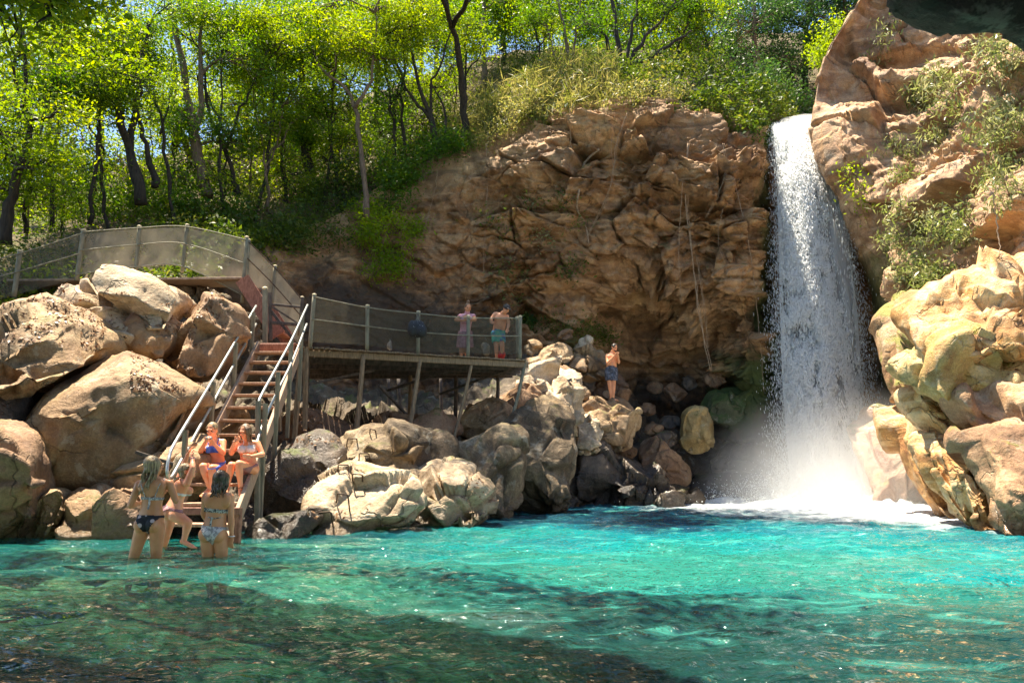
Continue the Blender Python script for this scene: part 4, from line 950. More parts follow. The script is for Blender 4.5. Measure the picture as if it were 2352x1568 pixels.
# slim dark stems in front of the wood
SL = [(120,505,21.5,150,140),(205,500,22,235,60),(250,520,22.5,225,190),(395,500,23.5,340,120),(520,505,25,505,90),(585,500,26,640,130),(660,480,27,655,60),(740,470,27.5,775,110),(790,450,27.6,740,200),(905,400,28,880,100),(935,380,28.2,925,40),(1050,300,29,1075,60),(60,520,20.5,110,230),(1240,200,30,1225,20),(1560,170,30,1585,10),(1630,190,31,1610,30)]
for k, (u, v, Y, ut, vt) in enumerate(SL):
    tree('slim dark stemmed tree with a sparse high crown at the front of the wood', [(u, v + 15, Y), (u * .6 + ut * .4 + (8 if k % 2 else -9), v * .6 + vt * .4, Y), (u * .25 + ut * .75, v * .25 + vt * .75, Y), (ut, vt, Y)], .065,
         RC(ut - 60, ut + 60, vt - 60, vt + 60, Y - .6, Y + .6, 5, .6, 600 + k), L_tree if k % 3 else L_tree2, M_bark, 2600, 0.105, 600 + k, group='slim dark stemmed trees', spread=0.28,
         forks=[[(u * .5 + ut * .5, v * .5 + vt * .5, Y), (u * .3 + ut * .7 + (38 if k % 2 else -38), v * .25 + vt * .75, Y), (ut + (55 if k % 2 else -50), vt + 20, Y)]])

# overhanging boughs above the left foreground
tree('near tree whose bright boughs hang into the upper left corner', [at_ for at_ in [(-1100,700,8.5),(-900,200,8.5),(-500,-60,8.2),(-250,-120,8),(0,-160,7.8)]], .2,
     RC(-200,160,-120,90,7.2,8.4,12,.45,301)+RC(-500,200,-460,-180,7,8.5,10,.6,302), L_tree, M_bark, 9000, 0.08, 301, group=None, spread=.2)

# boughs added over the deck, out of view, so their shade dapples the ledge
rr = np.random.default_rng(88)
tree('tall tree rooted on the cliff shoulder whose long boughs reach over the deck', [(1068,330,27.5),(1062,200,27),(1040,60,26),(1010,-60,24.5)], .16,
     [tuple(uvof(x, y, z)) + (y, R) for x, y, z, R in [(rr.uniform(-6.2, 3.2), rr.uniform(17.2, 23.5), rr.uniform(15.8, 18.5), rr.uniform(.55, 1.0)) for _ in range(44)] if uvof(x, y, z)[1] < -60], L_tree, M_bark, 27000, 0.14, 701, group=None, spread=.3, forks=[[(1040,60,26),(980,-80,23),(920,-160,20)],[(1040,60,26),(1120,-90,23),(1150,-170,20)]])
tree('creeper laden bough trailing from above over the near left water', [tuple(uvof(-9, 9.5, 9.5)) + (9.5,), tuple(uvof(-5.5, 9.8, 9.6)) + (9.8,), tuple(uvof(-2, 8.8, 9.2)) + (8.8,)], .1,  # added out of view to break up the hard edge of the roof shadow
     [tuple(uvof(x, y + .75, z)) + (y + .75, .45) for x, y, z in [(-7.4,9.9,9.3),(-6.2,9.8,9.2),(-5,9.5,9.1),(-4.2,9.1,9),(-3.2,8.6,9),(-2.4,8.0,8.8),(-1.8,7.4,8.6),(-1.1,6.8,8.2),(-.4,6.2,7.8),(-6.4,10.4,9.4),(-5.6,10.4,9.5)]], L_tree, M_bark, 5200, 0.12, 702, group=None, spread=.28)

# ---- undergrowth over the hillside (uncountable)
def scatter_hill():
    rng = np.random.default_rng(9); nu, nv = Gh.shape[:2]
    n = 120000; i = rng.uniform(0, nu - 2, n); j = rng.uniform(0, 1, n) ** 1.5 * (nv - 45)
    ii = i.astype(int); jj = j.astype(int); P = Gh[ii, jj] + (Gh[ii + 1, jj] - Gh[ii, jj]) * (i - ii)[:, None] + (Gh[ii, np.minimum(jj + 1, nv - 1)] - Gh[ii, jj]) * (j - jj)[:, None]
    dens = fbm(P * 0.55, 3, 400); keep = dens > -0.35 + 0.5 * rng.random(n); P = P[keep]; dens = dens[keep]
    hgt = np.clip(dens + 0.6, 0.05, 1.4) * 0.95
    P = P + np.stack([rng.normal(size=len(P)) * .12, rng.normal(size=len(P)) * .12, rng.random(len(P)) ** 0.8 * hgt], 1)
    grassy = smooth01(P[:, 0], -3.2, -1.5) * (1 - smooth01(P[:, 0], 2.2, 5.5)) * (rng.random(len(P)) < 0.8)
    a = P[grassy < 0.5]; V, F = leaves(a, 0.14, rng, aspect=0.4)
    o = mk('undergrowth', V, F, L_under, smooth=False); tag(o, 'tangled green undergrowth covering the ravine slope', 'undergrowth', kind='stuff')
    b = P[grassy >= 0.5]; V2, F2 = leaves(b + np.array([0, 0, .15]), 0.5, rng, droop=-0.7, aspect=0.05)
    o = mk('dry_grass', V2, F2, L_grass, smooth=False); tag(o, 'straw coloured tall grass on the sunny slope above the cliff', 'grass', kind='stuff')
scatter_hill()

def shrub(label, spots, mat, nleaf, lsize, seed, out=0.25, sp=0.22, droop=0.2, aspect=0.4, cat='shrub', name='shrub', group='shrubs growing on the rock faces', stems=True, flat=0.0):
    rng = np.random.default_rng(seed + 5000); p0, n0 = hit(spots[0][0], spots[0][1])
    root = empty(name, p0, label, cat, group); C = []
    for (u, v, w) in spots:
        st = MB(); hub = None
        p, n = hit(u, v); p = np.array(p); n = np.array(n)
        for k in range(5):
            e = p + n * out * rng.uniform(0.3, 1.6) + rng.normal(size=3) * w * np.array([.6, .4, .5])
            if stems: st.tube(spline([p, (p + e) / 2 + n * 0.1 + np.array([0, 0, .08]), e], 5), [0.014, 0.012, 0.01, 0.007, 0.004], 4, False)
            m = int(nleaf / len(spots) / 5 * rng.uniform(0.5, 1.5)); C.append(e + rng.normal(size=(m, 3)) * sp * np.array([1, 1, .8]))
        if stems: st.out('stem', M_bark2, parent=root)
    V, F = leaves(np.vstack(C), lsize, rng, droop=droop, aspect=aspect, flat=flat)
    mk('foliage', V, F, mat, parent=root, smooth=False)
SH = [
 ('dark creepers covering the shaded slope above the sloping net', [(620,500,.6),(670,520,.6),(720,500,.6),(650,560,.5),(700,570,.5),(760,540,.5),(740,470,.6),(800,450,.6),(860,420,.6),(600,470,.6)], L_under, 9000, .12, {'out': .45, 'sp': .35}),
 ('mixed green bushes under the young tree on the cliff shoulder', [(900,430,.6),(950,400,.6),(1000,370,.5),(1050,350,.5),(880,470,.5)], L_tree2, 6000, .11, {'out': .4, 'sp': .32}),
 ('scrubby bushes at the foot of the trunks behind the upper railing', [(250,500,.6),(310,505,.6),(370,500,.6),(430,505,.6),(490,500,.5),(200,490,.6),(540,515,.5)], L_tree2, 7000, .11, {'out': .5, 'sp': .35}),
 ('olive moss and ferns on the cliff foot above the rubble', [(1230,760,.4),(1280,740,.4),(1330,750,.4),(1370,770,.3)], L_under, 2600, .09, {'out': .15, 'sp': .22, 'stems': False}),
 ('wiry plant with pale leaves beside the hanging roots at the cliff centre', [(1240,480,.3),(1260,530,.3)], L_bamboo, 300, .11, {}),
 ('bright feathery green bush hanging over the shaded bank behind the deck', [(830,520,.5),(870,500,.5),(910,540,.6),(950,520,.4),(880,570,.5),(930,580,.4)], L_lime, 6000, .10, {'out': .7, 'sp': .26}),
 ('small green bush above the net beside the upper stair', [(600,560,.3),(640,570,.4),(620,600,.3)], L_lime, 700, .09, {}),
 ('thin leafed plant climbing the cliff behind the two people on the deck', [(1160,620,.3),(1140,665,.3),(1180,690,.3),(1200,640,.3)], L_bamboo, 500, .13, {'sp': .3}),
 ('wisp of green leaves halfway up the cliff, left of centre', [(1130,500,.3),(1200,470,.3),(1160,540,.3)], L_under, 420, .11, {'sp': .3}),
 ('trailing plant hanging at the centre of the cliff face', [(1290,430,.15),(1300,470,.2),(1350,520,.2)], L_under, 350, .09, {}),
 ('short weeds rooted in a crack above the man on the ledge', [(1290,620,.3),(1320,600,.3)], L_under, 380, .1, {}),
 ('mossy creeper mat draping over the cliff rim', [(1230,255,.4),(1290,240,.4),(1350,228,.4),(1410,225,.5),(1470,222,.5),(1530,225,.4),(1590,235,.3)], L_grass, 6500, .085, {'out': .12, 'sp': .2, 'droop': .8, 'stems': False}),
 ('yellow green creeper at the left end of the cliff rim', [(1110,330,.3),(1150,305,.4),(1190,285,.4)], L_grass, 2600, .09, {'out': .15, 'stems': False, 'droop': .6}),
 ('rounded green bush beside the lip of the waterfall', [(1700,200,.7),(1740,215,.7),(1780,235,.6),(1810,250,.4)], L_dark, 4200, .12, {'sp': .35, 'out': .5}),
 ('drooping pale leafed bush on the upper right wall', [(2110,200,.4),(2150,180,.4),(2190,210,.4),(2140,240,.4),(2210,250,.4),(2180,290,.3)], L_bamboo, 2400, .17, {'droop': .8, 'aspect': .2, 'out': .4}),
 ('dangling leaves near the top of the right wall, left one', [(2040,60,.25),(2030,110,.25),(2010,140,.2)], L_bamboo, 500, .14, {'droop': .9, 'aspect': .2}),
 ('thick green curtain of creepers down the right edge of the wall', [(2330,130,.4),(2300,180,.4),(2320,240,.4),(2290,300,.4),(2310,360,.4),(2280,410,.4),(2320,450,.4),(2340,300,.4)], L_bamboo, 5200, .13, {'droop': .8, 'aspect': .25, 'out': .35}),
 ('pale bush leaning over the mossy rock above the waterfall foot', [(2080,560,.4),(2120,590,.4),(2160,560,.4),(2110,640,.4),(2180,610,.4),(2070,630,.4),(2220,560,.3)], L_bamboo, 3600, .13, {'droop': .6, 'aspect': .25, 'out': .45}),
 ('sprawling leafy twigs across the middle of the right wall', [(2070,480,.3),(2130,510,.3),(2190,500,.3),(2240,520,.3),(2050,410,.2)], L_bamboo, 1300, .13, {'droop': .6, 'aspect': .25, 'out': .35}),
 ('tuft of leaves tucked in the fold left of the sunlit slab on the right wall', [(1985,430,.2),(2000,470,.2),(1970,410,.2)], L_lime, 500, .09, {}),
 ('grassy tuft on the right wall under the pale leafed bush', [(2060,330,.3),(2085,360,.3)], L_bamboo, 500, .13, {'droop': .8, 'aspect': .2}),
 ('green weeds in front of the railing on the left rocks', [(120,655,.3),(150,645,.3),(60,665,.3),(90,655,.3)], L_lime, 420, .14, {'out': .12}),
 ('low dark weeds along the walkway at the foot of the wood', [(470,520,.4),(520,530,.4),(560,540,.4),(590,560,.3)], L_under, 1500, .11, {'out': .3}),
]
for k, (lb, sp_, m, n, ls, kw) in enumerate(SH): shrub(lb, sp_, m, n, ls, k, **kw)

# plant with big leaves right of the deck
def big_plant(label, u, v, seed, n=9, L=.42):
    rng = np.random.default_rng(seed); p, nn = hit(u, v); root = empty('plant', p, label, 'plant'); c = np.array(p) + np.array(nn) * 0.35
    st = MB(); st.tube(spline([np.array(p) - [0, 0, .4], np.array(p) + np.array(nn) * .15, c], 6), .015, 5); st.out('stem', L_under, parent=root)
    for k in range(n):
        a = 2 * pi * k / n + rng.normal() * .2; d = np.array([cos(a), -0.3 + .4 * sin(a * 2), .55 * sin(a) - .05]); d /= np.linalg.norm(d)
        s = np.cross(d, [0, -1, .6]); s /= np.linalg.norm(s); V = []; 
        for t in np.linspace(0, 1, 8):
            w = L * .2 * sin(pi * min(1, t * .96 + .04)) ** .8; q = c + d * L * t + np.array([0, 0, -.25 * L * t * t]); nn2 = np.cross(s, d)
            V += [q - s * w + nn2 * w * .3, q, q + s * w + nn2 * w * .3]
        F = [(3 * i + j, 3 * i + j + 1, 3 * i + j + 4, 3 * i + j + 3) for i in range(7) for j in (0, 1)]
        mk('leaf', V, F, L_dark, parent=root)
big_plant('plant with broad blue green leaves beside the last deck post', 1222, 712, 4)
big_plant('small broad leafed plant sprouting on the rock under the left railing posts', 150, 650, 6, 6, .3)

# hanging roots
def root_rope(label, pts, r=0.012, seed=0, off=0.25):
    r *= 0.85
    rng = np.random.default_rng(seed); P = []
    for (u, v) in pts: P.append(hit(u, v)[0])
    Y = min(p.y for p in P) - off * 0.5
    Q = [np.array(at(u, v, min(p.y - 0.12, Y + 0.6 * k / len(pts)))) for k, ((u, v), p) in enumerate(zip(pts, P))]
    S = spline(Q, 26, 0.012, rng); mb = MB(); mb.tube(S, [r * (1.2 - 0.6 * i / 25) for i in range(26)], 5)
    if seed % 2 == 0: mb.tube(spline([q + np.array([0.04, -.02, 0]) for q in Q], 20, 0.02, rng), r * 0.6, 4)
    o = mb.out('hanging_root', M_root, origin=tuple(S[-1])); tag(o, label, 'hanging root', 'aerial roots hanging down the cliff')
ROOTS = [('long single root hanging down behind the woman on the deck', [(1116,330),(1118,450),(1112,560),(1110,675)], .010),
 ('root dropping down the left part of the cliff face', [(1005,390),(998,440),(965,560)], .008),
 ('root hanging behind the deck railing in deep shade', [(905,480),(880,560),(870,640)], .012),
 ('pale frayed root ending in mid air under the cliff rim', [(1310,250),(1312,330),(1320,400)], .014),
 ('slanting root running from the rim down to the left across the cliff centre', [(1440,260),(1415,330),(1400,430),(1340,560)], .012),
 ('root beside the slanting one, straighter', [(1412,265),(1405,330),(1408,380)], .010),
 ('thick bundled roots in the right half of the cliff face', [(1580,330),(1575,450),(1590,590),(1605,720),(1632,850)], .022),
 ('thin root parallel to the thick bundle, on its left side', [(1568,420),(1560,560),(1565,700)], .010),
 ('root hanging in front of the cave, right of the thick bundle', [(1600,590),(1615,700),(1625,800)], .012),
 ('long root near the waterfall edge of the cliff', [(1690,430),(1720,560),(1740,720),(1755,900)], .014),
 ('short root bent over the ledges near the waterfall edge', [(1660,330),(1665,400),(1620,500)], .012),
 ('thin root at the right end of the cliff centre', [(1660,480),(1650,560),(1680,640)], .008),
 ('crooked root clinging to the upper right wall', [(2170,60),(2180,120),(2200,140)], .012),
 ('roots trailing down the right edge of the ravine wall', [(2280,440),(2290,520),(2300,600)], .016)]
for k, (lb, pp, r) in enumerate(ROOTS): root_rope(lb, pp, r, k)

# crooked root on cliff centre
mbk = MB(); Sx = [np.array(hit(u, v)[0]) + np.array([0, -.06, 0]) for u, v in [(1375,345),(1340,380),(1330,440),(1325,480),(1345,520),(1352,560)]]
mbk.tube(spline(Sx, 18), [0.05 - 0.0018 * i for i in range(18)], 6); o = mbk.out('tree_root', M_root, origin=tuple(Sx[-1])); tag(o, 'thick crooked root gripping the middle of the cliff face', 'root')

# leaf litter on the rocks
def litter():
    rng = np.random.default_rng(77); C = []; NN = []
    areas = [(0,300,640,760,700),(60,420,640,700,700),(380,520,660,760,900),(400,460,740,880,500),(300,470,790,900,1100),(0,240,690,820,900),(420,560,620,680,500),(600,780,940,1030,500),(770,840,1080,1150,160),(700,800,1100,1190,260),(1000,1110,1090,1150,300),(2230,2352,780,860,300),(150,260,800,840,100),(1230,1400,780,830,160)]
    for (u0, u1, v0, v1, n) in areas:
        for _ in range(n):
            p, nn = hit(rng.uniform(u0, u1), rng.uniform(v0, v1))
            if nn.z > 0.25 and rng.random() < 0.55 and vnoise(np.array([list(p)]) * 1.6, 5)[0] > -.1: C.append(np.array(p) + np.array(nn) * 0.012); NN.append(np.array(nn) + rng.normal(size=3) * .25)
    V, F = leaves(np.array(C), 0.06, rng, aspect=.5, nor=np.array(NN))
    o = mk('leaf_litter', V, F, L_litter, smooth=False); tag(o, 'dry brown leaves fallen over the rocks', 'leaf litter', kind='stuff')
litter()
# ------------------------------------------------------------------ stairs, landing, deck, railings
M_wood = plain_mat('weathered_plank', (0.26, 0.17, 0.11), (0.50, 0.36, 0.25), 7, 0.8, 0.5, stretch=(1, 8, 1))
M_tread = plain_mat('worn_red_tread', (0.34, 0.18, 0.105), (0.56, 0.36, 0.23), 6, 0.7, 0.4, stretch=(6, 1, 2))
M_wood2 = plain_mat('red_brown_timber', (0.20, 0.075, 0.045), (0.38, 0.17, 0.11), 6, 0.7, 0.4, stretch=(6, 1, 2))
M_deckwood = plain_mat('deck_plank', (0.17, 0.12, 0.07), (0.34, 0.24, 0.14), 6, 0.85, 0.5, stretch=(6, 1, 1))
M_post = plain_mat('olive_grey_post', (0.15, 0.14, 0.095), (0.27, 0.25, 0.17), 7, 0.75, 0.4, stretch=(2, 2, 0.6))
M_pipe = plain_mat('galvanised_pipe', (0.42, 0.43, 0.40), (0.60, 0.61, 0.58), 10, 0.35, 0.15, metal=0.7)
M_cap = plain_mat('yellowed_cap', (0.45, 0.38, 0.22), (0.60, 0.50, 0.32), 10, 0.6)
M_iron = plain_mat('rusty_iron', (0.05, 0.035, 0.025), (0.13, 0.08, 0.05), 14, 0.7, 0.5, metal=0.4)
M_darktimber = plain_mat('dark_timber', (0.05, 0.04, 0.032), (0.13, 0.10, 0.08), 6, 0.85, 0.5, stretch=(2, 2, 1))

def net_mat(name, c, lo, hi):
    t = NT(name); p = t.pos()
    n = t.noise(p, 2.2, 5, 0.6, 0.6); w = t.noise(t.pos((60, 60, 60)), 1.0, 2)
    a = t.math('ADD', t.mr(n, 0.35, 0.65, lo, hi), t.math('MULTIPLY', t.math('SUBTRACT', w, 0.5), 0.3), clamp=True)
    d = t.n('MixShader', i={0: 0.35, 1: t.n('BsdfDiffuse', i={'Color': c}).outputs[0], 2: t.n('BsdfTranslucent', i={'Color': c}).outputs[0]}).outputs[0]
    return t.done(t.n('MixShader', i={0: a, 1: t.n('BsdfTransparent').outputs[0], 2: d}).outputs[0])
M_net = net_mat('grey_screen_net', (0.12, 0.11, 0.082), 0.42, 0.66)
M_net2 = net_mat('beige_screen_net', (0.34, 0.30, 0.235), 0.50, 0.78)
M_net3 = net_mat('dark_screen_net', (0.16, 0.15, 0.12), 0.35, 0.6)

def plane_hit(u, v, z):
    o = Vector((0, 0, CAM_H)); d = at(u, v, 10) - o; return o + d * ((z - CAM_H) / d.z)

# stair line
S0 = Vector((-4.27, 11.05, 0.08)); S1 = at(643, 792, 17.0); SW = 0.92
def sl_(t, side=0.0, up=0.0): return S0.lerp(S1, t) + Vector((side, 0, up))
def stairs():
    root = empty('stairs', sl_(0), 'steep wooden stairs climbing from the water to the deck landing', 'stairs')
    for s in (-1, 1):
        mb = MB(); mb.beam(sl_(-0.06, s * SW / 2, 0), sl_(1.0, s * SW / 2, -0.03), 0.06, 0.24, up=Vector((0, -0.5, 0.85))); mb.out('stringer', M_wood if s < 0 else M_wood, root, smooth=False)
    N = 13
    for k in range(N):
        t = 0.035 + k * (0.965 / N); c = sl_(t, 0, 0.02)
        mb = MB(); rng = random.Random(k); dz = rng.uniform(-.008, .008)
        mb.beam(c + Vector((-SW / 2 + .03, 0, dz)), c + Vector((SW / 2 - .03, 0, -dz)), 0.26, 0.045); mb.out('tread', M_tread, root, smooth=False)
    # red brown base frame at the water
    for s in (-1, 1):
        mb = MB(); b = sl_(0.03, s * (SW / 2 + .09), 0); mb.beam(Vector((b.x, b.y - .12, -0.6)), Vector((b.x, b.y - .12, 0.46)), 0.10, 0.09, up=Vector((0, 1, 0))); mb.out('foot_post', M_wood2, root, smooth=False)
    mb = MB(); b = sl_(0.03, 0, 0); mb.beam(Vector((b.x - .6, b.y - .19, .42)), Vector((b.x + .6, b.y - .19, .42)), .06, .10); mb.out('cross_board', M_wood2, root, smooth=False)
    # side posts carrying the rails
    for s, ts in ((-1, (0.17, 0.42, 0.68, 0.93)), (1, (0.30, 0.48, 0.70, 0.93))):
        for t in ts:
            mb = MB(); p = sl_(t, s * (SW / 2 + 0.06), 0); lo = -1.0 if s > 0 else -0.4
            mb.beam(p + Vector((0, 0, max(lo, -p.z - .3) if t < .4 else lo)), p + Vector((0, 0, 0.88)), 0.07, 0.07, up=Vector((0, 1, 0))); mb.out('rail_post', M_post, root, smooth=False)
    # rails: bent pipes, upper and lower joined by a loop at the foot
    L = [sl_(1.0, -SW / 2 - .1, .86), sl_(.7, -SW / 2 - .1, .86), sl_(.4, -SW / 2 - .1, .87), sl_(.12, -SW / 2 - .1, .90), sl_(.07, -SW / 2 - .1, .84), sl_(.055, -SW / 2 - .09, .66), sl_(.08, -SW / 2 - .08, .50), sl_(.14, -SW / 2 - .08, .47), sl_(.4, -SW / 2 - .08, .46), sl_(.7, -SW / 2 - .08, .46), sl_(1.0, -SW / 2 - .08, .46)]
    mb = MB(); mb.tube(spline(L, 60), 0.025, 8); mb.out('handrail', M_pipe, root)
    R = [sl_(1.0, SW / 2 + .1, .88), sl_(.93, SW / 2 + .1, .90), sl_(.7, SW / 2 + .06, .88), sl_(.5, SW / 2 - .02, .86), sl_(.36, SW / 2 - .08, .84), sl_(.33, SW / 2 - .1, .76)]
    mb = MB(); mb.tube(spline(R, 40), 0.024, 8); mb.out('handrail', M_pipe, root)
    R = [sl_(1.0, SW / 2 + .1, .46), sl_(.7, SW / 2 + .09, .46), sl_(.45, SW / 2 + .02, .47), sl_(.30, SW / 2, .44), sl_(.24, SW / 2, .32)]
    mb = MB(); mb.tube(spline(R, 40), 0.024, 8); mb.out('handrail', M_pipe, root)
    mb = MB(); mb.beam(sl_(.30, SW / 2 - .06, .92), sl_(.27, SW / 2 + .06, -1.0), .075, .075, up=Vector((0, 1, 0))); mb.out('rail_post', M_post, root, smooth=False)
    # tall trestle legs under the upper half
    for (ua, va, ub, vb, Y) in ((703, 800, 700, 985, 17.1), (690, 830, 676, 1008, 16.6), (638, 905, 640, 990, 15.6)):
        mb = MB(); mb.beam(at(ua, va, Y), at(ub, vb, Y), .10, .10, up=Vector((0, 1, 0))); mb.out('support_leg', M_deckwood, root, smooth=False)
    return root
stairs()

ZD = at(712, 797, 17.2).z
FL = plane_hit(690, 795, ZD); FR = plane_hit(1209, 826, ZD); BL_ = plane_hit(700, 856, ZD); BR_ = plane_hit(1172, 852, ZD)
def deck():
    root = empty('deck', FL, 'raised plank deck on slanting poles against the cliff', 'deck')
    n = 92; rng = random.Random(4)
    for k in range(n):
        a0 = (k + .06) / n; wide = rng.random() < .3; a1 = (k + (.92 if wide else .99)) / n; e = rng.uniform(-.05, .05); z0 = rng.uniform(-.006, .006)
        ba = FL.lerp(FR, (a0 + a1) / 2); bb = BL_.lerp(BR_, (a0 + a1) / 2); w = (FR - FL).length / n * (.84 if wide else .95)
        mb = MB(); mb.beam(ba + Vector((0, e - .05, z0 - .02)), bb + Vector((0, 0, z0 - .02)), w, .028); mb.out('plank', M_deckwood, root, smooth=False)
    for f in (0.03, 0.27, 0.5, 0.74, 0.97):
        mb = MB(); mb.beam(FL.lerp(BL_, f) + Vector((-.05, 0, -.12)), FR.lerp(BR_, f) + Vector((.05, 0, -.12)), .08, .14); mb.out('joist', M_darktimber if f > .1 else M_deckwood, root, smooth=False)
    P = [((834,816),(817,985),0.10,M_deckwood,.10),((965,823),(937,995),.10,M_deckwood,.09),((1085,829),(1047,985),.10,M_deckwood,.07),((1207,829),(1184,925),.10,M_post,.07),
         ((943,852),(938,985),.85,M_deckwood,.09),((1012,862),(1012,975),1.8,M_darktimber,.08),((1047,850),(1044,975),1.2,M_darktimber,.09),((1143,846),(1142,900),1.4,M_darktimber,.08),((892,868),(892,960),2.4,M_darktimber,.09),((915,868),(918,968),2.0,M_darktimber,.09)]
    for (a, b, dy, m, r) in P:
        ya = plane_hit(a[0], min(a[1], 826) if dy < .2 else a[1], ZD).y if dy >= .2 else FL.lerp(FR, (a[0] - 690) / 519).y
        pa = at(a[0], a[1], ya + .05); pb = at(b[0], b[1], ya - .1); pb = pb + (pb - pa).normalized() * .6
        mb = MB(); mb.tube(spline([pa, (pa + pb) / 2 + Vector((.02, 0, 0)), pb], 8), [r * .55, r * .55, r * .56, r * .58, r * .6, r * .6, r * .62, r * .62], 8); mb.out('support_pole', m, root)
    for (a, b) in (((1085,829),(880,900)),((1207,829),(1010,905)),((700,880),(860,850)),((870,880),(960,980))):
        ya = FL.lerp(FR, min(1, max(0, (a[0] - 690) / 519))).y + .5; mb = MB(); mb.beam(at(a[0], a[1] + 4, ya), at(b[0], b[1], ya + 1.2), .06, .06); mb.out('brace', M_darktimber, root, smooth=False)
deck()

def landing():
    a = plane_hit(607, 789, ZD); b = plane_hit(690, 795, ZD); root = empty('stair_landing', a, 'brick red landing platform at the head of the stairs', 'landing')
    for k in range(9):
        f = k / 9; mb = MB(); y = .19 * k; mb.beam(Vector((a.x - .05, a.y + y, ZD - .02)), Vector((b.x + .02, a.y + y, ZD - .02)), .17, .045); mb.out('plank', M_wood2, root, smooth=False)
    mb = MB(); mb.beam(Vector((a.x - .05, a.y - .13, ZD - .13)), Vector((b.x, a.y - .13, ZD - .13)), .05, .2); mb.out('fascia', M_wood2, root, smooth=False)
    for x in (a.x, b.x - .05):
        mb = MB(); mb.beam(Vector((x, a.y + 1.2, ZD - .06)), Vector((x, a.y + 1.2, ZD - 2.6)), .1, .1, up=Vector((0, 1, 0))); mb.out('leg', M_darktimber, root, smooth=False)
landing()

def railing(label, posts, tops, net, netm, name='railing', rails=(1.0, 0.55), zlow=0.1, r=0.032, wrinkle=0.02, pr=0.045, capm=None, seed=0, rail_m=None, net_from=0):
    """posts: list of (foot, head) world points"""
    rng = np.random.default_rng(seed); root = empty(name, posts[0][0], label, 'railing')
    for a, b in posts:
        mb = MB(); mb.tube(spline([a, (Vector(a) + Vector(b)) / 2, b], 6), pr, 8); o = mb.out('post', M_post, root)
        mb = MB(); mb.ell(Vector(b) + Vector((0, 0, .01)), (pr * 1.15, pr * 1.15, pr * .7)); c = mb.out('cap', M_cap, o)
    for f in rails:
        P = [Vector(a).lerp(Vector(b), f * .96) + Vector((0, -pr - .01, 0)) for a, b in posts]
        mb = MB(); mb.tube(spline(P, 8 * len(P)), .014, 6); mb.out('rail', rail_m or M_post, root)
    if netm:
        PP = posts[net_from:]
        k = len(PP); nu = 22 * k; A = cr_interp(np.array([list(Vector(a).lerp(Vector(b), zlow)) for a, b in PP]), nu); B_ = cr_interp(np.array([list(Vector(a).lerp(Vector(b), .955)) for a, b in PP]), nu)
        nv = 14; G = np.zeros((nu, nv, 3))
        for j in range(nv): G[:, j] = A + (B_ - A) * j / (nv - 1)
        P = G.reshape(-1, 3); G[:, :, 1] += (wrinkle * fbm(P * np.array([2.5, 2.5, 1.2]), 3, seed)).reshape(nu, nv) + .03
        mk('net', G.reshape(-1, 3), grid_faces(nu, nv), netm, root)
    return root
def dk(u, v0, v1, off=0.0):
    f = (u - 690) / 519; y = FL.lerp(FR, f).y + off; return (at(u - 1, v1, y), at(u, v0, y))
deck_posts = [(at(712,797,17.15), at(722,678,17.15)), dk(844,703,803), dk(961,717,816), dk(1076,727,820), dk(1195,728,823)]
railing('front railing of the deck with grey netting and capped posts', deck_posts, None, True, M_net, seed=3)
e = plane_hit(1190, 838, ZD)
railing('short end railing closing the right side of the deck', [(at(1190,823,19.6), at(1188,730,19.6)), (e, e + Vector((0, 0, .98)))], None, True, M_net3, seed=5)
walk = [(at(-125,725,17.0), at(-118,615,17.0)), (at(32,682,17.3), at(46,578,17.3)), (at(176,645,17.6), at(192,530,17.6)), (at(312,627,17.8), at(320,521,17.8)), (at(418,625,18.0), at(430,518,18.0)), (at(556,695,17.9), at(567,546,17.9))]
railing('upper walkway railing with posts and sunlit beige netting above the left rocks', walk[2:], None, True, M_net2, seed=7, rails=(1.0,.62,.12), zlow=.12, wrinkle=.05)
railing('older thin netted railing running off to the far left', walk[:3], None, True, M_net3, seed=8, rails=(.97,.55), zlow=.05, pr=.055)
root = railing('sloping netted railing going down from the upper walkway to the landing', [(at(566,640,18.3), at(571,552,18.3)), (at(625,700,18.6), at(632,612,18.6)), (at(688,770,18.9), at(694,684,18.9))], None, True, M_net2, seed=9, rails=(1.0, .55), zlow=-.25, wrinkle=.05, rail_m=M_iron)
def upper_flight():
    a = at(556, 640, 17.75); b = at(640, 770, 17.85); root = empty('upper_stairs', b, 'short upper flight with rust red stringer between walkway and landing', 'stairs')
    for dy in (0, .8):
        mb = MB(); mb.beam(a + Vector((0, dy, 0)), b + Vector((0, dy, 0)), .05, .34, up=Vector((.7, 0, .7))); mb.out('stringer', M_wood2, root, smooth=False)
    for k in range(7):
        c = a.lerp(b, (k + .5) / 7); mb = MB(); mb.beam(c + Vector((.02, .05, -.02)), c + Vector((.02, .76, -.02)), .24, .04); mb.out('tread', M_wood2, root, smooth=False)
    mb = MB(); f = at(430, 628, 18.2); mb.beam(a + Vector((0, .4, .02)), Vector((f.x - 5, f.y + .2, a.z + .02)), .8, .05); mb.out('walkway_board', M_wood, root, smooth=False)
upper_flight()
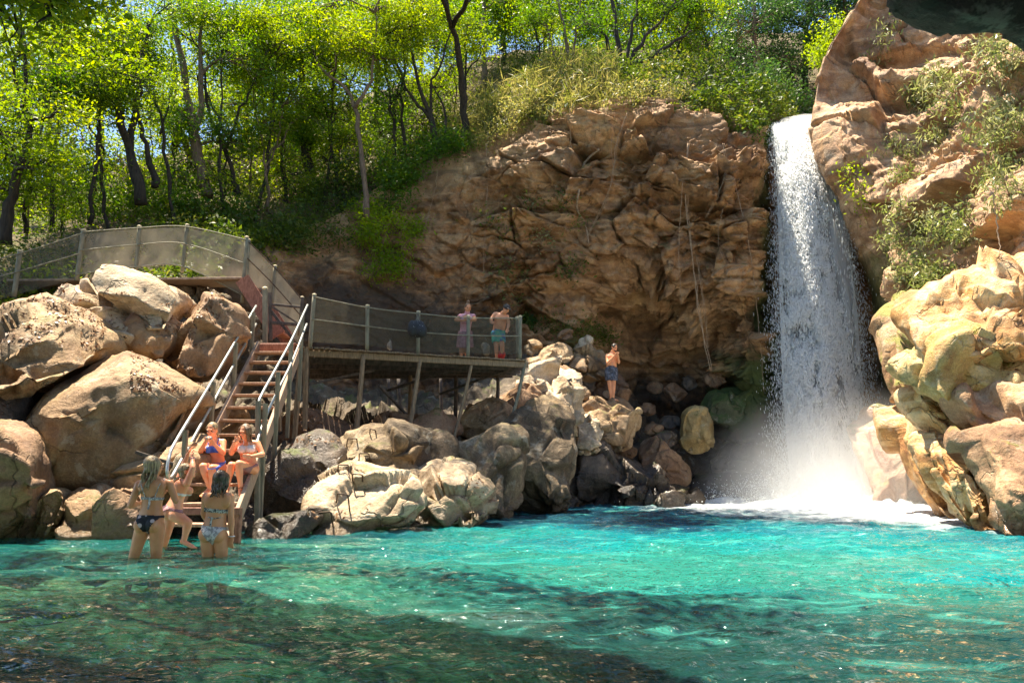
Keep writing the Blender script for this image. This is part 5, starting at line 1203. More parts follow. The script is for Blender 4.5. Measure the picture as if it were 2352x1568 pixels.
# landing newels and gate
def gate():
    g0 = at(609, 776, 17.0); root = empty('landing_gate', g0, 'dark barred gate frame between the two newel posts at the stair head', 'gate')
    for (ua, va, ub, vb, w, m, nm) in ((609,790,609,664,.10,M_post,'newel_post'),(622,782,620,672,.07,M_darktimber,'gate_post'),(692,760,694,682,.06,M_darktimber,'gate_post'),(624,699,696,706,.05,M_darktimber,'bar'),(622,741,690,746,.07,M_darktimber,'bar'),(626,705,684,742,.04,M_darktimber,'bar'),(624,716,676,782,.06,M_darktimber,'bar')):
        mb = MB(); Y = 17.05 if nm == 'newel_post' else 17.35; mb.beam(at(ua, va, Y), at(ub, vb, Y), w, w, up=Vector((0, 1, 0))); o = mb.out(nm, m, root, smooth=False)
        if nm == 'newel_post': c = MB(); c.ell(at(ub, vb - 1, Y), (.065, .065, .05)); c.out('cap', M_cap, o)
gate()

# iron rungs in the pale rock
RG = [[(490,1060),(485,970),(575,965),(590,1062)],[(612,905),(620,840),(690,850),(702,960)],[(720,750),(720,710),(788,715),(788,760)],[(622,700),(625,648),(692,648),(692,690)],[(765,618),(768,570),(830,572),(842,622)],[(680,520),(690,470),(750,472),(752,500)],[(838,440),(840,405),(875,415),(880,440)]]
NM = ['lowest iron rung in the pale rock, just above the water','tall bent iron rung, second from the water','small square iron rung amid the fallen leaves','iron rung near the left edge of the pale rock','iron rung at the crest of the sunlit pale rock','iron rung in the shade above the sunlit rock','topmost little iron rung on the smooth grey green rock']
for q, lb in zip(RG, NM):
    uv = [(564.5 + .34 * x, 846.7 + .34 * y) for x, y in q]
    a, na = hit(*uv[0]); d, nd = hit(*uv[3]); Y = min(a.y, d.y)
    b = at(uv[1][0], uv[1][1], Y - .12); c = at(uv[2][0], uv[2][1], Y - .12)
    mb = MB(); mb.tube([a, a.lerp(b, .92), b.lerp(c, .08), b.lerp(c, .92), d.lerp(c, .92), d], .012, 6)
    tag(mb.out('iron_rung', M_iron, origin=tuple(a)), lb, 'rung', 'iron rungs set in the river rock')
mb = MB(); mb.beam(at(312,1038,12.0), at(412,1070,12.0), .03, .05); o = mb.out('broken_plank', M_darktimber, origin=tuple(at(312,1038,12.0)), smooth=False); tag(o, 'dark broken plank sticking out behind the standing woman', 'plank')

# things left on and by the deck
def backpack():
    Y = dk(961, 717, 816)[0].y - .28; c = at(959, 755, Y); root = empty('backpack', c - Vector((0, 0, .25)), 'black backpack with white speckles hanging on a deck rail post', 'backpack')
    t = NT('speckled_black_fabric'); p = t.pos(); v = t.vor(p, 22, 'F1'); m = t.done(t.bsdf(Base_Color=t.mix(t.mr(v, .16, .12), (.015, .016, .017), (.6, .6, .58)), Roughness=.6))
    mb = MB(); mb.ell(c, (.19, .11, .21), nu=20, nv=14); mb.ell(c + Vector((-.12, -.02, .0)), (.11, .1, .2), nu=14, nv=10); mb.ell(c + Vector((.10, -.06, -.06)), (.13, .08, .15), nu=14, nv=10)
    fuse(mb, 'bag', m, root, .012)
    mb = MB(); mb.tube(spline([c + Vector((-.05, 0, .18)), c + Vector((0, .06, .34)), c + Vector((.06, .0, .18))], 10), .012, 6); mb.out('strap', M_darktimber, root)
def lumpbag(label, name, cat, u, v, Y, size, col, seed):
    c = at(u, v, Y); c.z = max(c.z, ZD + size[2] * .9); mb = MB(); rng = random.Random(seed)
    for k in range(7): mb.ell(c + Vector((rng.uniform(-.5, .5) * size[0], rng.uniform(-.4, .4) * size[1], rng.uniform(-.4, .5) * size[2])), (size[0] * .6, size[1] * .6, size[2] * .55))
    mb.tube(spline([c + Vector((-.1 * size[0], 0, size[2])), c + Vector((0, 0, size[2] * 1.5)), c + Vector((.25 * size[0], 0, size[2]))], 8), .008, 5)
    m = plain_mat(name + '_cloth_%d' % seed, col, tuple(x * .55 for x in col), 14, .5, .6, bdist=.03)
    o = fuse(mb, name, m, None, .012, origin=tuple(c - Vector((0, 0, size[2])))); tag(o, label, cat)

def fuse(mb, name, mat, parent, vox, smooth=3, origin=None, world=False):
    """melt overlapping closed shapes into one continuous skin"""
    me = mesh_np(name + '_raw', [tuple(v) for v in mb.V], mb.F); tmp = bpy.data.objects.new(name + '_raw', me); link(tmp)
    r = tmp.modifiers.new('r', 'REMESH'); r.mode = 'VOXEL'; r.voxel_size = vox; r.use_smooth_shade = True
    s = tmp.modifiers.new('s', 'SMOOTH'); s.factor = .5; s.iterations = smooth
    dg = bpy.context.evaluated_depsgraph_get(); ev = tmp.evaluated_get(dg); m2 = ev.to_mesh()
    n = len(m2.vertices); V = np.zeros(n * 3); m2.vertices.foreach_get('co', V); V = V.reshape(-1, 3)
    F = [tuple(p.vertices) for p in m2.polygons]; ev.to_mesh_clear(); bpy.data.objects.remove(tmp); bpy.data.meshes.remove(me)
    if world: return V, F
    return mk(name, V, F, mat, parent, origin)
backpack()
lumpbag('white carrier bag on the deck planks behind the netting', 'carrier_bag', 'bag', 895, 795, 19.2, (.07, .06, .13), (.35, .32, .26), 1)
lumpbag('crumpled pale plastic bag between the two people on the deck', 'plastic_bag', 'bag', 1115, 800, 20.1, (.11, .10, .2), (.26, .26, .22), 2)
lumpbag('red bag at the feet of the shirtless man on the deck', 'red_bag', 'bag', 1153, 815, 19.9, (.1, .1, .13), (.7, .03, .02), 3)
# ------------------------------------------------------------------ people
def skin_mat(name, c1, c2):
    t = NT(name); p = t.pos(); n = t.noise(p, 6, 4); n2 = t.noise(p, 60, 3)
    col = t.mix(t.mr(n, .35, .65), c1, c2)
    return t.done(t.bsdf(Base_Color=col, Roughness=.42, Subsurface_Weight=.12, Subsurface_Radius=(.02, .008, .004), Subsurface_Scale=.6, Normal=t.bump(n2, .15, .004), Specular_IOR_Level=.45))
K_fair = skin_mat('skin_fair_tanned', (0.72, 0.30, 0.135), (0.80, 0.38, 0.20))
K_tan = skin_mat('skin_tanned', (0.60, 0.25, 0.11), (0.70, 0.33, 0.16))
K_pink = skin_mat('skin_rosy', (0.84, 0.30, 0.14), (0.88, 0.40, 0.22))
def hair_mat(name, c1, c2, wet=.45):
    t = NT(name); p = t.pos((60, 60, 7)); n = t.noise(p, 1, 4, .6, .4)
    return t.done(t.bsdf(Base_Color=t.mix(t.mr(n, .38, .62), c1, c2), Roughness=wet, Normal=t.bump(n, .8, .01)))
H_blonde = hair_mat('hair_dirty_blonde', (0.14, 0.085, 0.04), (0.46, 0.34, 0.18))
H_wet = hair_mat('hair_wet_dark', (0.025, 0.016, 0.01), (0.12, 0.075, 0.04), .25)
H_brown = hair_mat('hair_brown', (0.10, 0.05, 0.025), (0.26, 0.15, 0.08))
H_black = hair_mat('hair_black', (0.012, 0.01, 0.009), (0.05, 0.04, 0.035))
def cloth_mat(name, c1, c2, scale=9, lo=.45, hi=.55, kind='noise'):
    t = NT(name); p = t.pos(); n = t.noise(p, scale, 3, .5, .8) if kind == 'noise' else t.vor(p, scale, 'F1')
    return t.done(t.bsdf(Base_Color=t.mix(t.mr(n, lo, hi), c1, c2), Roughness=.7, Normal=t.bump(t.noise(p, 40, 3), .4, .006)))
C_black = cloth_mat('black_floral_fabric', (.55, .42, .40), (.012, .012, .016), 13, .30, .36, 'vor')
C_white = cloth_mat('white_fabric', (.82, .76, .72), (.70, .62, .60))
C_blue = cloth_mat('blue_fabric', (.05, .14, .62), (.08, .20, .70))
C_pale = cloth_mat('pale_blue_patterned_fabric', (.30, .27, .27), (.66, .60, .56), 30, .47, .53)
C_band = cloth_mat('dark_patterned_fabric', (.05, .05, .05), (.50, .48, .42), 35, .47, .53)
C_pink = cloth_mat('pink_lace_fabric', (.62, .26, .32), (.75, .42, .46), 25, .4, .6)
C_mauve = cloth_mat('mauve_fabric', (.30, .14, .15), (.40, .20, .20))
C_sea = cloth_mat('blue_green_fabric', (.01, .10, .38), (.02, .45, .30), 5, .42, .58)
C_char = cloth_mat('charcoal_patterned_fabric', (.035, .04, .055), (.14, .15, .19), 14, .45, .6)
E_dark = plain_mat('eye_dark', (.02, .012, .01), (.03, .02, .015), 10, .2)
E_mouth = plain_mat('lips', (.42, .10, .09), (.50, .14, .12), 10, .4)

def Z1(x, y): return (235.2 + .282 * x, 893.8 + .282 * y)
def Z4(x, y): return (988 + .24 * x, 640 + .24 * y)

class Person:
    def __init__(s, label, zf, Y, J, fwd, male=False, vox=.008, k=1.0, hfwd=None, base=None, group=None):
        s.zf, s.Y, s.k, s.male, s.vox = zf, Y, k, male, vox
        s.J = {n: at(*zf(p[0], p[1]), Y + (p[2] if len(p) > 2 else 0)) for n, p in J.items()}
        s.f = Vector(fwd).normalized(); s.hf = Vector(hfwd or fwd).normalized()
        lo = min((s.J[n] for n in s.J), key=lambda p: p.z)
        s.root = empty('person', base or Vector((s.J['pel'].x, s.J['pel'].y, lo.z)), label, 'person', group)
        s.seg = []                       # (tag, a, b, ra, rb)
        s.mb = MB(); s.torso(); s.limbs(); s.head()
        s.V, s.F = fuse(s.mb, 'b', None, None, vox, smooth=3, world=True)
    def cap(s, tagn, a, b, ra, rb, n=12, mid=None):
        a = Vector(a); b = Vector(b); ra *= s.k; rb *= s.k; d = (b - a)
        P = [a, a + d * .33, a + d * .67, b]; R = [ra, (mid * s.k if mid else ra * .6 + rb * .4), ra * .3 + rb * .7, rb]
        s.mb.tube(P, R, n); s.mb.ell(a, (ra,) * 3, nu=n, nv=7); s.mb.ell(b, (rb,) * 3, nu=n, nv=7)
        s.seg.append((tagn, a, b, ra, rb))
    def torso(s):
        J = s.J; pel, nk = J['pel'], J['neck']; k = s.k; m = s.male
        hs = (J['hR'] - J['hL']).normalized(); ss = (J['sR'] - J['sL']).normalized()
        s.up = (nk - pel).normalized(); L = (nk - pel).length
        hw = (J['hR'] - J['hL']).length / 2; sw = (J['sR'] - J['sL']).length / 2
        prof = [(-.20, .09, .07), (-.12, hw + .065, .095), (0.02, hw + .078, .108), (.14, hw + .06, .10), (.34, .118, .085), (.46, .117, .086), (.62, .135, .10), (.80, .15, .105), (.92, .135, .085), (1.0, .075, .06)] if not m else \
               [(-.18, .09, .07), (-.10, hw + .06, .10), (0.02, hw + .065, .112), (.14, .150, .112), (.34, .150, .115), (.46, .152, .112), (.62, .162, .112), (.80, .172, .110), (.92, .145, .085), (1.0, .08, .065)]
        bend = J.get('bend', None); V = []; n = 20; ctr = []
        for (t, a, b) in prof:
            c = pel.lerp(nk, t)
            if bend is not None: c = c + (bend - pel.lerp(nk, .5)) * max(0, 1 - (2 * t - 1) ** 2)
            sd = hs.lerp(ss, min(1, max(0, t))).normalized(); fw = s.up.cross(sd).normalized()
            if fw.dot(s.f) < 0: fw = -fw
            ctr.append((c, sd, fw))
            for q in range(n):
                an = 2 * pi * q / n; V.append(c + sd * (a * k * cos(an)) + fw * (b * k * sin(an)))
        F = []; m_ = len(prof)
        for i in range(m_ - 1):
            for q in range(n): F.append((i * n + q, i * n + (q + 1) % n, (i + 1) * n + (q + 1) % n, (i + 1) * n + q))
        F.append(tuple(range(n))[::-1]); F.append(tuple((m_ - 1) * n + q for q in range(n))); s.mb.add(V, F)
        s.side = ss; s.fw = ctr[6][2]; s.hfw = ctr[2][2]; s.hside = ctr[2][1]; s.L = L
        s.seg.append(('torso', pel, pel.lerp(nk, .95), .16 * k, .14 * k))
        for sd in (-1, 1):
            s.mb.ell(pel - s.hfw * .065 * k + s.hside * sd * .068 * k - s.up * .045 * k, (.085 * k, .078 * k, .088 * k))          # seat
            c = pel.lerp(nk, .70)
            if not m: s.mb.ell(c + s.fw * .092 * k + ss * sd * .070 * k, (.058 * k,) * 3)
            else: s.mb.ell(c + s.fw * .065 * k + ss * sd * .075 * k + s.up * .03, (.08 * k, .05 * k, .055 * k))
            s.mb.ell(pel.lerp(nk, .78) - s.fw * .06 * k + ss * sd * .085 * k, (.07 * k, .045 * k, .09 * k))                     # shoulder blade
            sh = J['sL'] if sd < 0 else J['sR']; s.cap('torso', nk - s.up * .02, sh, .045, .052 if m else .045)
    def limbs(s):
        J = s.J; m = s.male; g = 1.12 if m else 1.0
        for S in 'LR':
            s.cap('arm', J['s' + S], J['e' + S], .050 * g, .037 * g, mid=.047 * g); s.cap('farm', J['e' + S], J['w' + S], .038 * g, .025 * g, mid=.040 * g)
            s.hand(J['e' + S], J['w' + S], J.get('g' + S), S)
            t1 = .088 if not m else .085
            s.cap('thigh', J['h' + S], J['k' + S], t1, .056, n=14, mid=.078); s.cap('shin', J['k' + S], J['a' + S], .054, .036, n=12, mid=.056)
            d = (J['t' + S] - J['a' + S]).normalized() if ('t' + S) in J else s.f
            a = J['a' + S]; h = a + Vector((0, 0, -.045 * s.k)); s.cap('foot', h - d * .03, h + d * .13 * s.k, .034, .028); 
            sd = d.cross(Vector((0, 0, 1))); sd = sd.normalized() if sd.length > .1 else s.side
            for q in range(5): s.cap('foot', h + d * .12 + sd * (.014 * (q - 2)), h + d * (.185 - .006 * abs(q - 1)) * s.k + sd * (.017 * (q - 2)), .012, .010, n=6)
    def hand(s, el, w, g, S):
        k = s.k; d = ((g - w) if g is not None else (w - el)).normalized(); sd = d.cross(s.f)
        if sd.length < .2: sd = d.cross(Vector((0, 0, 1)))
        sd.normalize(); nrm = sd.cross(d).normalized()
        if nrm.dot(s.f) < 0 and g is None: nrm = -nrm
        p0 = w + d * .045 * k; R = Matrix((sd, nrm, d)).transposed()
        s.mb.ell(p0, (.038 * k, .016 * k, .05 * k), R, nu=12, nv=8); s.seg.append(('hand', w, w + d * .15, .03, .02))
        for q, ln in enumerate((.062, .074, .080, .072)):
            b = p0 + d * .036 * k + sd * (.020 * (q - 1.5)) * k; c1 = b + (d * .8 + nrm * .35).normalized() * ln * .5 * k; c2 = c1 + (d * .45 + nrm * .85).normalized() * ln * .5 * k
            s.mb.tube([b, c1, c2], [.0095 * k, .0088 * k, .0072 * k], 6)
        b = w + d * .02 * k - sd * .026 * k; c1 = b - sd * .028 * k + d * .028 * k + nrm * .012; c2 = c1 + d * .03 * k + nrm * .012 + sd * .006; s.mb.tube([b, c1, c2], [.012 * k, .0105 * k, .008 * k], 6)
    def head(s):
        J = s.J; k = s.k; h = J['head']; f = s.hf; up = (h - J['neck']).normalized(); up = (up + Vector((0, 0, .7))).normalized()
        if 'hup' in J: up = (J['hup'] - h).normalized()
        f = (f - up * f.dot(up)).normalized(); sd = f.cross(up).normalized(); R = Matrix((sd, f, up)).transposed(); s.HR = (h, sd, f, up, R)
        s.cap('neck', J['neck'] - s.up * .02, h - up * .06 * k - f * .015, .056 if not s.male else .064, .050 if not s.male else .06)
        E = lambda x, y, z, r: s.mb.ell(h + sd * x * k + f * y * k + up * z * k, tuple(a * k for a in r), R, nu=16, nv=12)
        E(0, -.012, .03, (.073, .092, .085)); E(0, .012, -.03, (.062, .072, .078)); E(0, .045, -.082, (.030, .032, .026))
        E(0, .078, .025, (.045, .016, .014)); E(0, .092, -.012, (.010, .016, .022)); E(0, .098, -.022, (.013, .012, .010)); E(0, .080, -.050, (.024, .012, .014))
        for q in (-1, 1): E(.072 * q, -.01, -.005, (.010, .018, .03)); E(.035 * q, .062, -.025, (.022, .018, .02))
        s.seg.append(('head', h - up * .05, h + up * .06, .08, .08))
        for q in (-1, 1):
            m = MB(); m.ell(h + sd * .031 * q * k + f * .079 * k + up * .004 * k, (.013 * k, .008 * k, .006 * k), R); m.out('eye', E_dark, s.root)
            m = MB(); m.ell(h + sd * .032 * q * k + f * .086 * k + up * .027 * k, (.017 * k, .007 * k, .004 * k), R); m.out('eyebrow', H_brown, s.root)
        m = MB(); m.ell(h + f * .090 * k - up * .050 * k, (.020 * k, .007 * k, .006 * k), R); m.out('mouth', E_mouth, s.root)
    def finish(s, skin): s.body = mk('body', s.V, s.F, skin, s.root); s.labels(); return s
    def labels(s):
        V = s.V; best = np.full(len(V), 9.0); s.tg = np.zeros(len(V), int); s.names = []
        s.tt = np.zeros(len(V))
        for (nm, a, b, ra, rb) in s.seg:
            if nm not in s.names: s.names.append(nm)
            i = s.names.index(nm); A = np.array(a); D = np.array(b) - A; t = np.clip(((V - A) @ D) / (D @ D), 0, 1)
            d = np.linalg.norm(V - (A + t[:, None] * D), axis=1) - (ra + (rb - ra) * t); m = d < best
            best = np.where(m, d, best); s.tg = np.where(m, i, s.tg); s.tt = np.where(m, t, s.tt)
        p = np.array(s.J['pel']); s.ct = ((V - p) @ np.array(s.up)) / s.k; s.cs = ((V - p) @ np.array(s.hside)) / s.k; s.cf = ((V - p) @ np.array(s.hfw)) / s.k
    def isin(s, *n): return np.isin(s.tg, [s.names.index(x) for x in n if x in s.names])
    def garment(s, name, mask, mat, off=.006):
        idx = -np.ones(len(s.V), int); me = s.body.data; N = np.zeros(len(s.V) * 3); me.vertices.foreach_get('normal', N); N = N.reshape(-1, 3)
        F = [f for f in s.F if all(mask[i] for i in f)]
        if not F: return None
        used = sorted({i for f in F for i in f}); idx[used] = np.arange(len(used)); V = s.V[used] + N[used] * off
        o = mk(name, V, [tuple(idx[i] for i in f) for f in F], mat, s.root); sm = o.modifiers.new('thickness', 'SOLIDIFY'); sm.thickness = off * 1.3; sm.offset = -1; return o
    def bikini_bottom(s, mat, hi=.075, back=True, name='bikini_bottom', band=.035):
        t, x, f = s.ct, np.abs(s.cs), s.cf
        m = s.isin('torso', 'thigh') & (t < hi) & (t > -.21) & ((t > hi - band) | (t > -.17 + x * (1.55 if back else 1.7))) & (x < .22)
        return s.garment(name, m, mat)
    def band_top(s, mat, lo, hi, name='bikini_top', front=None):
        t = s.ct; m = s.isin('torso') & (t > lo) & (t < hi)
        if front is not None:
            x = np.abs(s.cs); m = s.isin('torso') & (((t > lo) & (t < lo + .025)) | ((t > lo) & (t < hi) & (s.cf * front > 0.02) & (np.abs(x - .072) < .075)))
        return s.garment(name, m, mat)
    def strap(s, pts, mat, name='strap', r=.006):
        m = MB(); BVb = BVHTree.FromPolygons([tuple(v) for v in s.V], s.F); P = []
        for p in pts:
            q, n, _, _ = BVb.find_nearest(Vector(p)); P.append(q + n * .003)
        Q = []
        for p in spline(P, 14): q, n, _, _ = BVb.find_nearest(Vector(p)); Q.append(q + n * .003)
        m.tube(Q, r, 5); m.out(name, mat, s.root)
    def tp(s, t, x, f):
        """torso point: t metres above the pelvis, x sideways, f forward"""
        return s.J['pel'] + s.up * t * s.k + s.side * x * s.k + s.fw * f * s.k
    def hair(s, mat, length, seed=0, style='long', sweep=(0, 0, 0), n=46, name='hair', thin=1.0):
        h, sd, f, up, R = s.HR; k = s.k; rng = np.random.default_rng(seed); m = MB()
        m.ell(h + up * .037 * k - f * .022 * k, (.081 * k, .094 * k, .086 * k), R, nu=18, nv=12); m.ell(h - f * .05 * k - up * .02 * k, (.074 * k, .06 * k, .075 * k), R)
        if style == 'long':
            for q in range(n):
                a = rng.uniform(-2.45, 2.45); a0 = a + rng.normal() * .05
                o = lambda an, rr, z: h + (sd * sin(an) * .078 - f * cos(an) * .092) * rr * k + up * z * k
                L = length * rng.uniform(.65, 1.05) * (1 if abs(a) < 1.7 else .8)
                p = [h + up * .115 * k - f * .02 * k, o(a0, 1.0, .06), o(a0, 1.08, -.02)]
                for z in (.35, .7, 1.0):
                    b = o(a0, 1.0 + .05 * rng.normal() - .1 * z, -.02) - Vector((0, 0, L * z)) + Vector(sweep) * z + Vector(tuple(rng.normal(size=3) * .012)) - s.fw * .03 * z
                    p.append(b)
                m.tube(spline(p, 16), list(np.linspace(.013, .005, 16) * thin), 6)
        elif style == 'bun':
            m.ell(h + up * .15 * k - f * .03 * k, (.042 * k,) * 3, R)
        elif style == 'short':
            for q in range(50):
                a = rng.uniform(-2.5, 2.5); z = rng.uniform(.0, .11); rr = math.sqrt(max(.05, 1 - (z / .13) ** 2)); b = h + (sd * sin(a) * .078 - f * cos(a) * .094) * rr * k + up * (z + .01) * k
                m.tube([b, b + Vector(tuple(rng.normal(size=3) * .008)) + (b - h) * .08], [.012, .005], 5)
        elif style == 'pony':
            for q in range(26):
                a = rng.uniform(-2.2, 2.2); p = [h + up * .10 * k + f * .03 * k, h + (sd * sin(a) * .08 - f * cos(a) * .095) * k + up * .03 * k, h - f * .11 * k - up * .03 * k]
                p.append(p[-1] - Vector((0, 0, length * rng.uniform(.5, 1))) + Vector(sweep) + Vector(tuple(rng.normal(size=3) * .015))); m.tube(spline(p, 12), list(np.linspace(.012, .005, 12)), 6)
        V, F = fuse(m, 'h', None, None, .0065 if s.vox < .01 else .009, smooth=1, world=True)
        mk(name, V, F, mat, s.root)

# woman standing left, back to us
A = Person('woman in a black floral bikini bottom standing thigh deep, seen from behind', Z1, 9.4, dict(
    head=(418,622), neck=(428,715,.02), sL=(300,775), sR=(548,768,.03), eL=(228,945,-.02), wL=(312,925,.24), gL=(345,905,.3), eR=(598,905,.04), wR=(560,830,.28), gR=(540,800,.33),
    pel=(388,1068,.02), hL=(330,1120,.02), hR=(446,1118,.02), kL=(250,1385,.03), kR=(437,1400,.06), aL=(205,1640,-.05), aR=(440,1660,.05)), (0.15, 1, 0), hfwd=(.85, .5, -.05)).finish(K_tan)
A.bikini_bottom(C_black, .07); A.band_top(C_pale, .235, .272)
A.strap([A.tp(.26, -.07, -.12), A.tp(.36, -.085, -.12), A.tp(.43, -.09, 0)], C_pale); A.strap([A.tp(.26, .07, -.12), A.tp(.36, .085, -.12), A.tp(.43, .09, 0)], C_pale)
A.strap([A.tp(.285, -.07, -.12), A.tp(.25, 0, -.14), A.tp(.285, .08, -.12)], H_brown, r=.004)
A.strap([A.tp(.25, 0, -.14), A.tp(.20, .005, -.14), A.tp(.14, -.005, -.14)], C_pale, 'ribbon', .012)
A.hair(H_blonde, .30, 1, sweep=(-.05, 0, 0))
# woman standing right, back to us
Bp = Person('dark haired woman with a patterned band top standing in the water before the stairs', Z1, 9.5, dict(
    head=(965,738), neck=(955,830,.02), sL=(845,872), sR=(1040,878,.04), eL=(826,1010,.04), wL=(865,1090,.22), gL=(880,1110,.3), eR=(1048,1045,.02), wR=(1052,1195,.03), gR=(1045,1240,.02),
    pel=(908,1148,.02), hL=(856,1195,.02), hR=(962,1195,.03), kL=(862,1450,.05), kR=(980,1455,.06), aL=(880,1680,.05), aR=(985,1690,.05)), (0.12, 1, 0), hfwd=(.1, 1, -.05)).finish(K_tan)
Bp.bikini_bottom(C_pale, .055); Bp.band_top(C_band, .205, .255)
Bp.strap([Bp.tp(.16, -.10, -.12), Bp.tp(.15, 0, -.14), Bp.tp(.16, .10, -.12)], C_band, r=.006); Bp.strap([Bp.tp(.16, -.03, -.14), Bp.tp(.11, -.035, -.14), Bp.tp(.06, -.03, -.14)], C_band, 'ribbon', .012)
Bp.hair(H_wet, .17, 2, sweep=(-.01, 0, 0), thin=.9)
m = MB(); w = Bp.J['wR']; m.tube([w + Vector((.035 * cos(a), .035 * sin(a), .0)) for a in np.linspace(0, 2 * pi, 12)], .007, 5); m.out('bracelet', C_white, Bp.root)
# climbing woman, side view
Cp = Person('fair haired woman bending forward, both hands on the rail loop', Z1, 10.35, dict(
    head=(693,668,-.02), hup=(672,610,-.02), neck=(655,742), sL=(618,752,.10), sR=(690,765,-.12), eL=(655,640,.12), wL=(695,530,.10), gL=(712,500,.12), eR=(735,640,-.1), wR=(735,560,.0), gR=(722,515,.05),
    pel=(578,985,.02), hL=(560,1010,.10), hR=(592,1025,-.08), kL=(520,1190,.08), kR=(698,1085,-.12), aL=(470,1360,.1), aR=(668,1215,-.1), tR=(720,1242,-.12), tL=(520,1370,.1)), (1, .1, -.4), hfwd=(1, .15, .05), k=.97).finish(K_pink)
Cp.bikini_bottom(C_mauve, .06); Cp.band_top(C_white, .22, .26); Cp.hair(H_blonde, .12, 3, style='pony', sweep=(-.08, 0, .03))
m = MB(); w = Cp.J['wR']; m.tube([w + Vector((.032 * cos(a), .032 * sin(a), .0)) for a in np.linspace(0, 2 * pi, 12)], .007, 5); m.out('bracelet', C_mauve, Cp.root)
# seated women
D = Person('woman in a royal blue bikini sitting on the stairs and eating', Z1, 12.35, dict(
    head=(893,332,-.10), neck=(908,412,-.03), sL=(842,432,-.02), sR=(985,428,.0), eL=(797,512,-.12), wL=(838,428,-.26), gL=(862,405,-.3), eR=(985,520,-.12), wR=(912,448,-.26), gR=(882,412,-.3), bend=(925,520,.02),
    pel=(932,632,.05), hL=(892,648,.0), hR=(972,650,.02), kL=(818,628,-.42), kR=(893,640,-.47), aL=(868,790,-.42), aR=(893,800,-.45), tL=(810,842,-.55), tR=(895,850,-.6)), (-.12, -1, 0), hfwd=(-.1, -1, -.35)).finish(K_pink)
D.bikini_bottom(C_blue, .075, back=False); D.band_top(C_blue, .235, .345, front=1)
D.strap([D.tp(.33, -.07, .12), D.tp(.42, -.08, .06), D.tp(.44, -.08, -.02)], C_blue); D.strap([D.tp(.33, .07, .12), D.tp(.42, .08, .06), D.tp(.44, .08, -.02)], C_blue)
D.hair(H_blonde, .1, 4, style='pony', sweep=(.03, .04, 0))
m = MB(); m.ell(D.J['gL'].lerp(D.J['gR'], .5) + Vector((0, -.02, .02)), (.055, .03, .028)); o = m.out('snack', cloth_mat('wrapper', (.6, .62, .62), (.08, .1, .12), 40), origin=tuple(D.J['gL'])); tag(o, 'small silvery snack wrapper held up by the woman in the blue bikini', 'snack')
Ep = Person('woman in white bikini top seated on the stairs, hand to mouth', Z1, 12.3, dict(
    head=(1163,345,-.10), neck=(1180,420,-.02), sL=(1105,438,-.02), sR=(1262,440,.0), eL=(1050,520,-.10), wL=(1078,425,-.22), gL=(1118,395,-.25), eR=(1306,532,-.06), wR=(1215,545,-.26), gR=(1160,545,-.3), bend=(1185,530,.03),
    pel=(1190,630,.05), hL=(1150,648,.0), hR=(1232,650,.02), kL=(1050,618,-.38), kR=(1112,606,-.44), aL=(1018,790,-.36), aR=(1125,800,-.36), tL=(1005,835,-.5), tR=(1135,885,-.44)), (-.1, -1, 0), hfwd=(-.25, -1, -.3)).finish(K_pink)
Ep.bikini_bottom(C_mauve, .05, back=False); Ep.band_top(C_white, .235, .34, front=1)
Ep.strap([Ep.tp(.33, -.06, .12), Ep.tp(.40, -.045, .08), Ep.tp(.45, -.03, .02)], C_white); Ep.strap([Ep.tp(.33, .06, .12), Ep.tp(.40, .045, .08), Ep.tp(.45, .03, .02)], C_white)
Ep.hair(H_brown, .18, 5, sweep=(0, .03, 0), n=36)
for w, c in ((Ep.J['wL'], H_brown), (Ep.J['aR'], H_black)):
    m = MB(); m.tube([w + Vector((.036 * cos(a), .036 * sin(a), .0)) for a in np.linspace(0, 2 * pi, 12)], .006, 5); m.out('bracelet', c, Ep.root)
# woman and man on the deck
YF = 19.85
def onfloor(J, zf, Y, z):
    """shift a pose vertically so that its feet stand at height z"""
    a = min(at(*zf(*J[n][:2]), Y).z for n in ('aL', 'aR')); dv = ((z + .08) - a) / Y * FPX / (.24)
    return {n: (p[0], p[1] - dv) + tuple(p[2:]) for n, p in J.items()}
J = dict(head=(362,240,-.08), neck=(352,303,-.02), sL=(292,318), sR=(412,318), eL=(245,352,-.1), wL=(312,358,-.26), gL=(345,355,-.28), eR=(432,352,-.1), wR=(390,358,-.26), gR=(365,355,-.28),
    pel=(332,490,.1), hL=(308,505,.1), hR=(355,505,.1), kL=(300,620,.05), kR=(350,620,.06), aL=(298,735,.1), aR=(345,738,.1))
Fp = Person('woman in a pink lace top and hair bun leaning on the deck railing', Z4, YF, onfloor(J, Z4, YF, ZD), (.1, -1, 0), hfwd=(.35, -1, -.3), vox=.011, k=1.05).finish(K_tan)
Fp.hair(H_brown, 0, 6, style='bun')
Fp.garment('lace_top', (Fp.isin('torso') & (Fp.ct > .0) & ~((Fp.cf > .06) & (Fp.ct > .38) & (np.abs(Fp.cs) < .05))) | (Fp.isin('arm') & (Fp.tt < .35)), C_pink, .012)
def skirt(P, mat, drop, flare, name='skirt'):
    c0 = P.J['pel'] + P.up * .08; V = []; nu, nv = 40, 12
    for i in range(nu):
        a = 2 * pi * i / nu
        for j in range(nv):
            t = j / (nv - 1); w = 1 + flare * t ** .7 + .07 * sin(a * 9) * t
            V.append(c0 + P.hside * cos(a) * .175 * w + P.hfw * sin(a) * .135 * w - Vector((0, 0, drop * t)))
    o = mk(name, V, grid_faces(nu, nv, True), mat, P.root); o.modifiers.new('thickness', 'SOLIDIFY').thickness = .006
skirt(Fp, C_mauve, .42, .22)
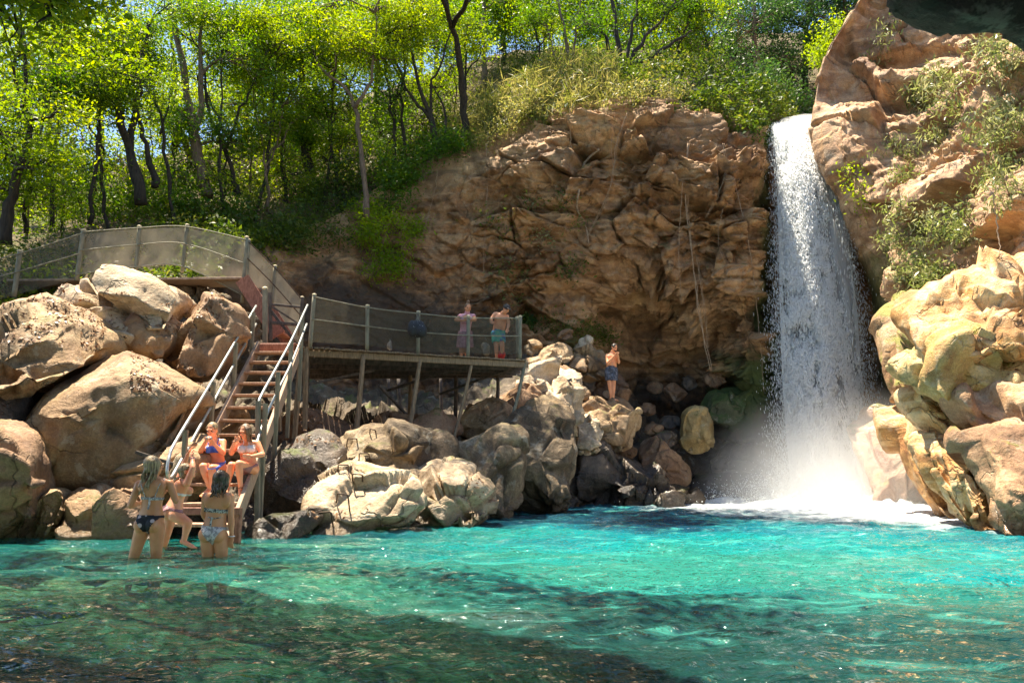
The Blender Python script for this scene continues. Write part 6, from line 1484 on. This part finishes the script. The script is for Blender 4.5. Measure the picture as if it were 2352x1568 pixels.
J = dict(head=(728,252,-.12), neck=(688,298,-.02), sL=(622,300,.02), sR=(735,325,-.02), eL=(585,345,-.02), wL=(580,378,-.24), gL=(600,385,-.28), eR=(752,395,-.05), wR=(742,440,-.18), gR=(735,460,-.2),
    pel=(650,478,.12), hL=(628,495,.12), hR=(675,495,.12), kL=(632,620,.05), kR=(690,615,.02), aL=(640,740,.1), aR=(690,740,.08))
Gp = Person('shirtless man in a cap and blue green swim shorts looking down over the deck railing', Z4, YF, onfloor(J, Z4, YF, ZD), (.35, -1, 0), hfwd=(.8, -1, -.7), male=True, vox=.011, k=1.02).finish(K_fair)
def shorts(P, mat, f=.62, name='shorts'):
    m = MB(); k = P.k
    for S in 'LR':
        h, kn = P.J['h' + S], P.J['k' + S]; e = h.lerp(kn, f); m.tube([h + P.up * .02, h.lerp(kn, .3), e], [.108 * k, .112 * k, .105 * k], 16); m.ell(h, (.108 * k,) * 3)
    c = P.J['pel']; R = Matrix((P.hside, P.hfw, P.up)).transposed(); m.ell(c - P.up * .01, (.185 * k, .135 * k, .13 * k), R, nu=20, nv=12)
    m.tube([c + P.up * .02, c + P.up * .10 * k], [.13 * k, .13 * k], 16)
    V, F = fuse(m, 's', None, None, .011, smooth=4, world=True); mk(name, V, F, mat, P.root)
shorts(Gp, C_sea)
def cap_hat(P, mat):
    h, sd, f, up, R = P.HR; m = MB(); m.ell(h + up * .05 - f * .005, (.086, .102, .078), R, nu=18, nv=10); m.ell(h + up * .055 + f * .10, (.07, .07, .012), R); V, F = fuse(m, 'c', None, None, .009, smooth=2, world=True); mk('cap', V, F, mat, P.root)
cap_hat(Gp, H_black); Gp.hair(H_black, 0, 7, style='short')
# man on the ledge rock
J = dict(head=(1764,662,-.06), neck=(1738,712,-.0), sL=(1693,735,.02), sR=(1785,740,-.04), eL=(1700,805,-.14), wL=(1768,732,-.26), gL=(1785,715,-.28), eR=(1806,800,-.10), wR=(1800,748,-.24), gR=(1796,725,-.28),
    pel=(1733,868,.02), hL=(1706,885,.02), hR=(1760,885,.0), kL=(1716,1010,-.02), kR=(1758,1012,-.04), aL=(1733,1128,.0), aR=(1752,1135,-.05), tL=(1775,1148,-.1), tR=(1798,1150,-.15))
Hp = Person('bearded shirtless man in charcoal swim shorts standing on the ledge rock', Z4, 24.0, J, (.5, -1, 0), hfwd=(.6, -1, -.45), male=True, vox=.012, k=1.08).finish(K_fair)
shorts(Hp, C_char, .72); Hp.hair(H_black, 0, 8, style='short')
h, sd, f, up, R = Hp.HR; m = MB(); m.ell(h + f * .052 - up * .072, (.052, .045, .032), R); m.out('beard', H_black, Hp.root)
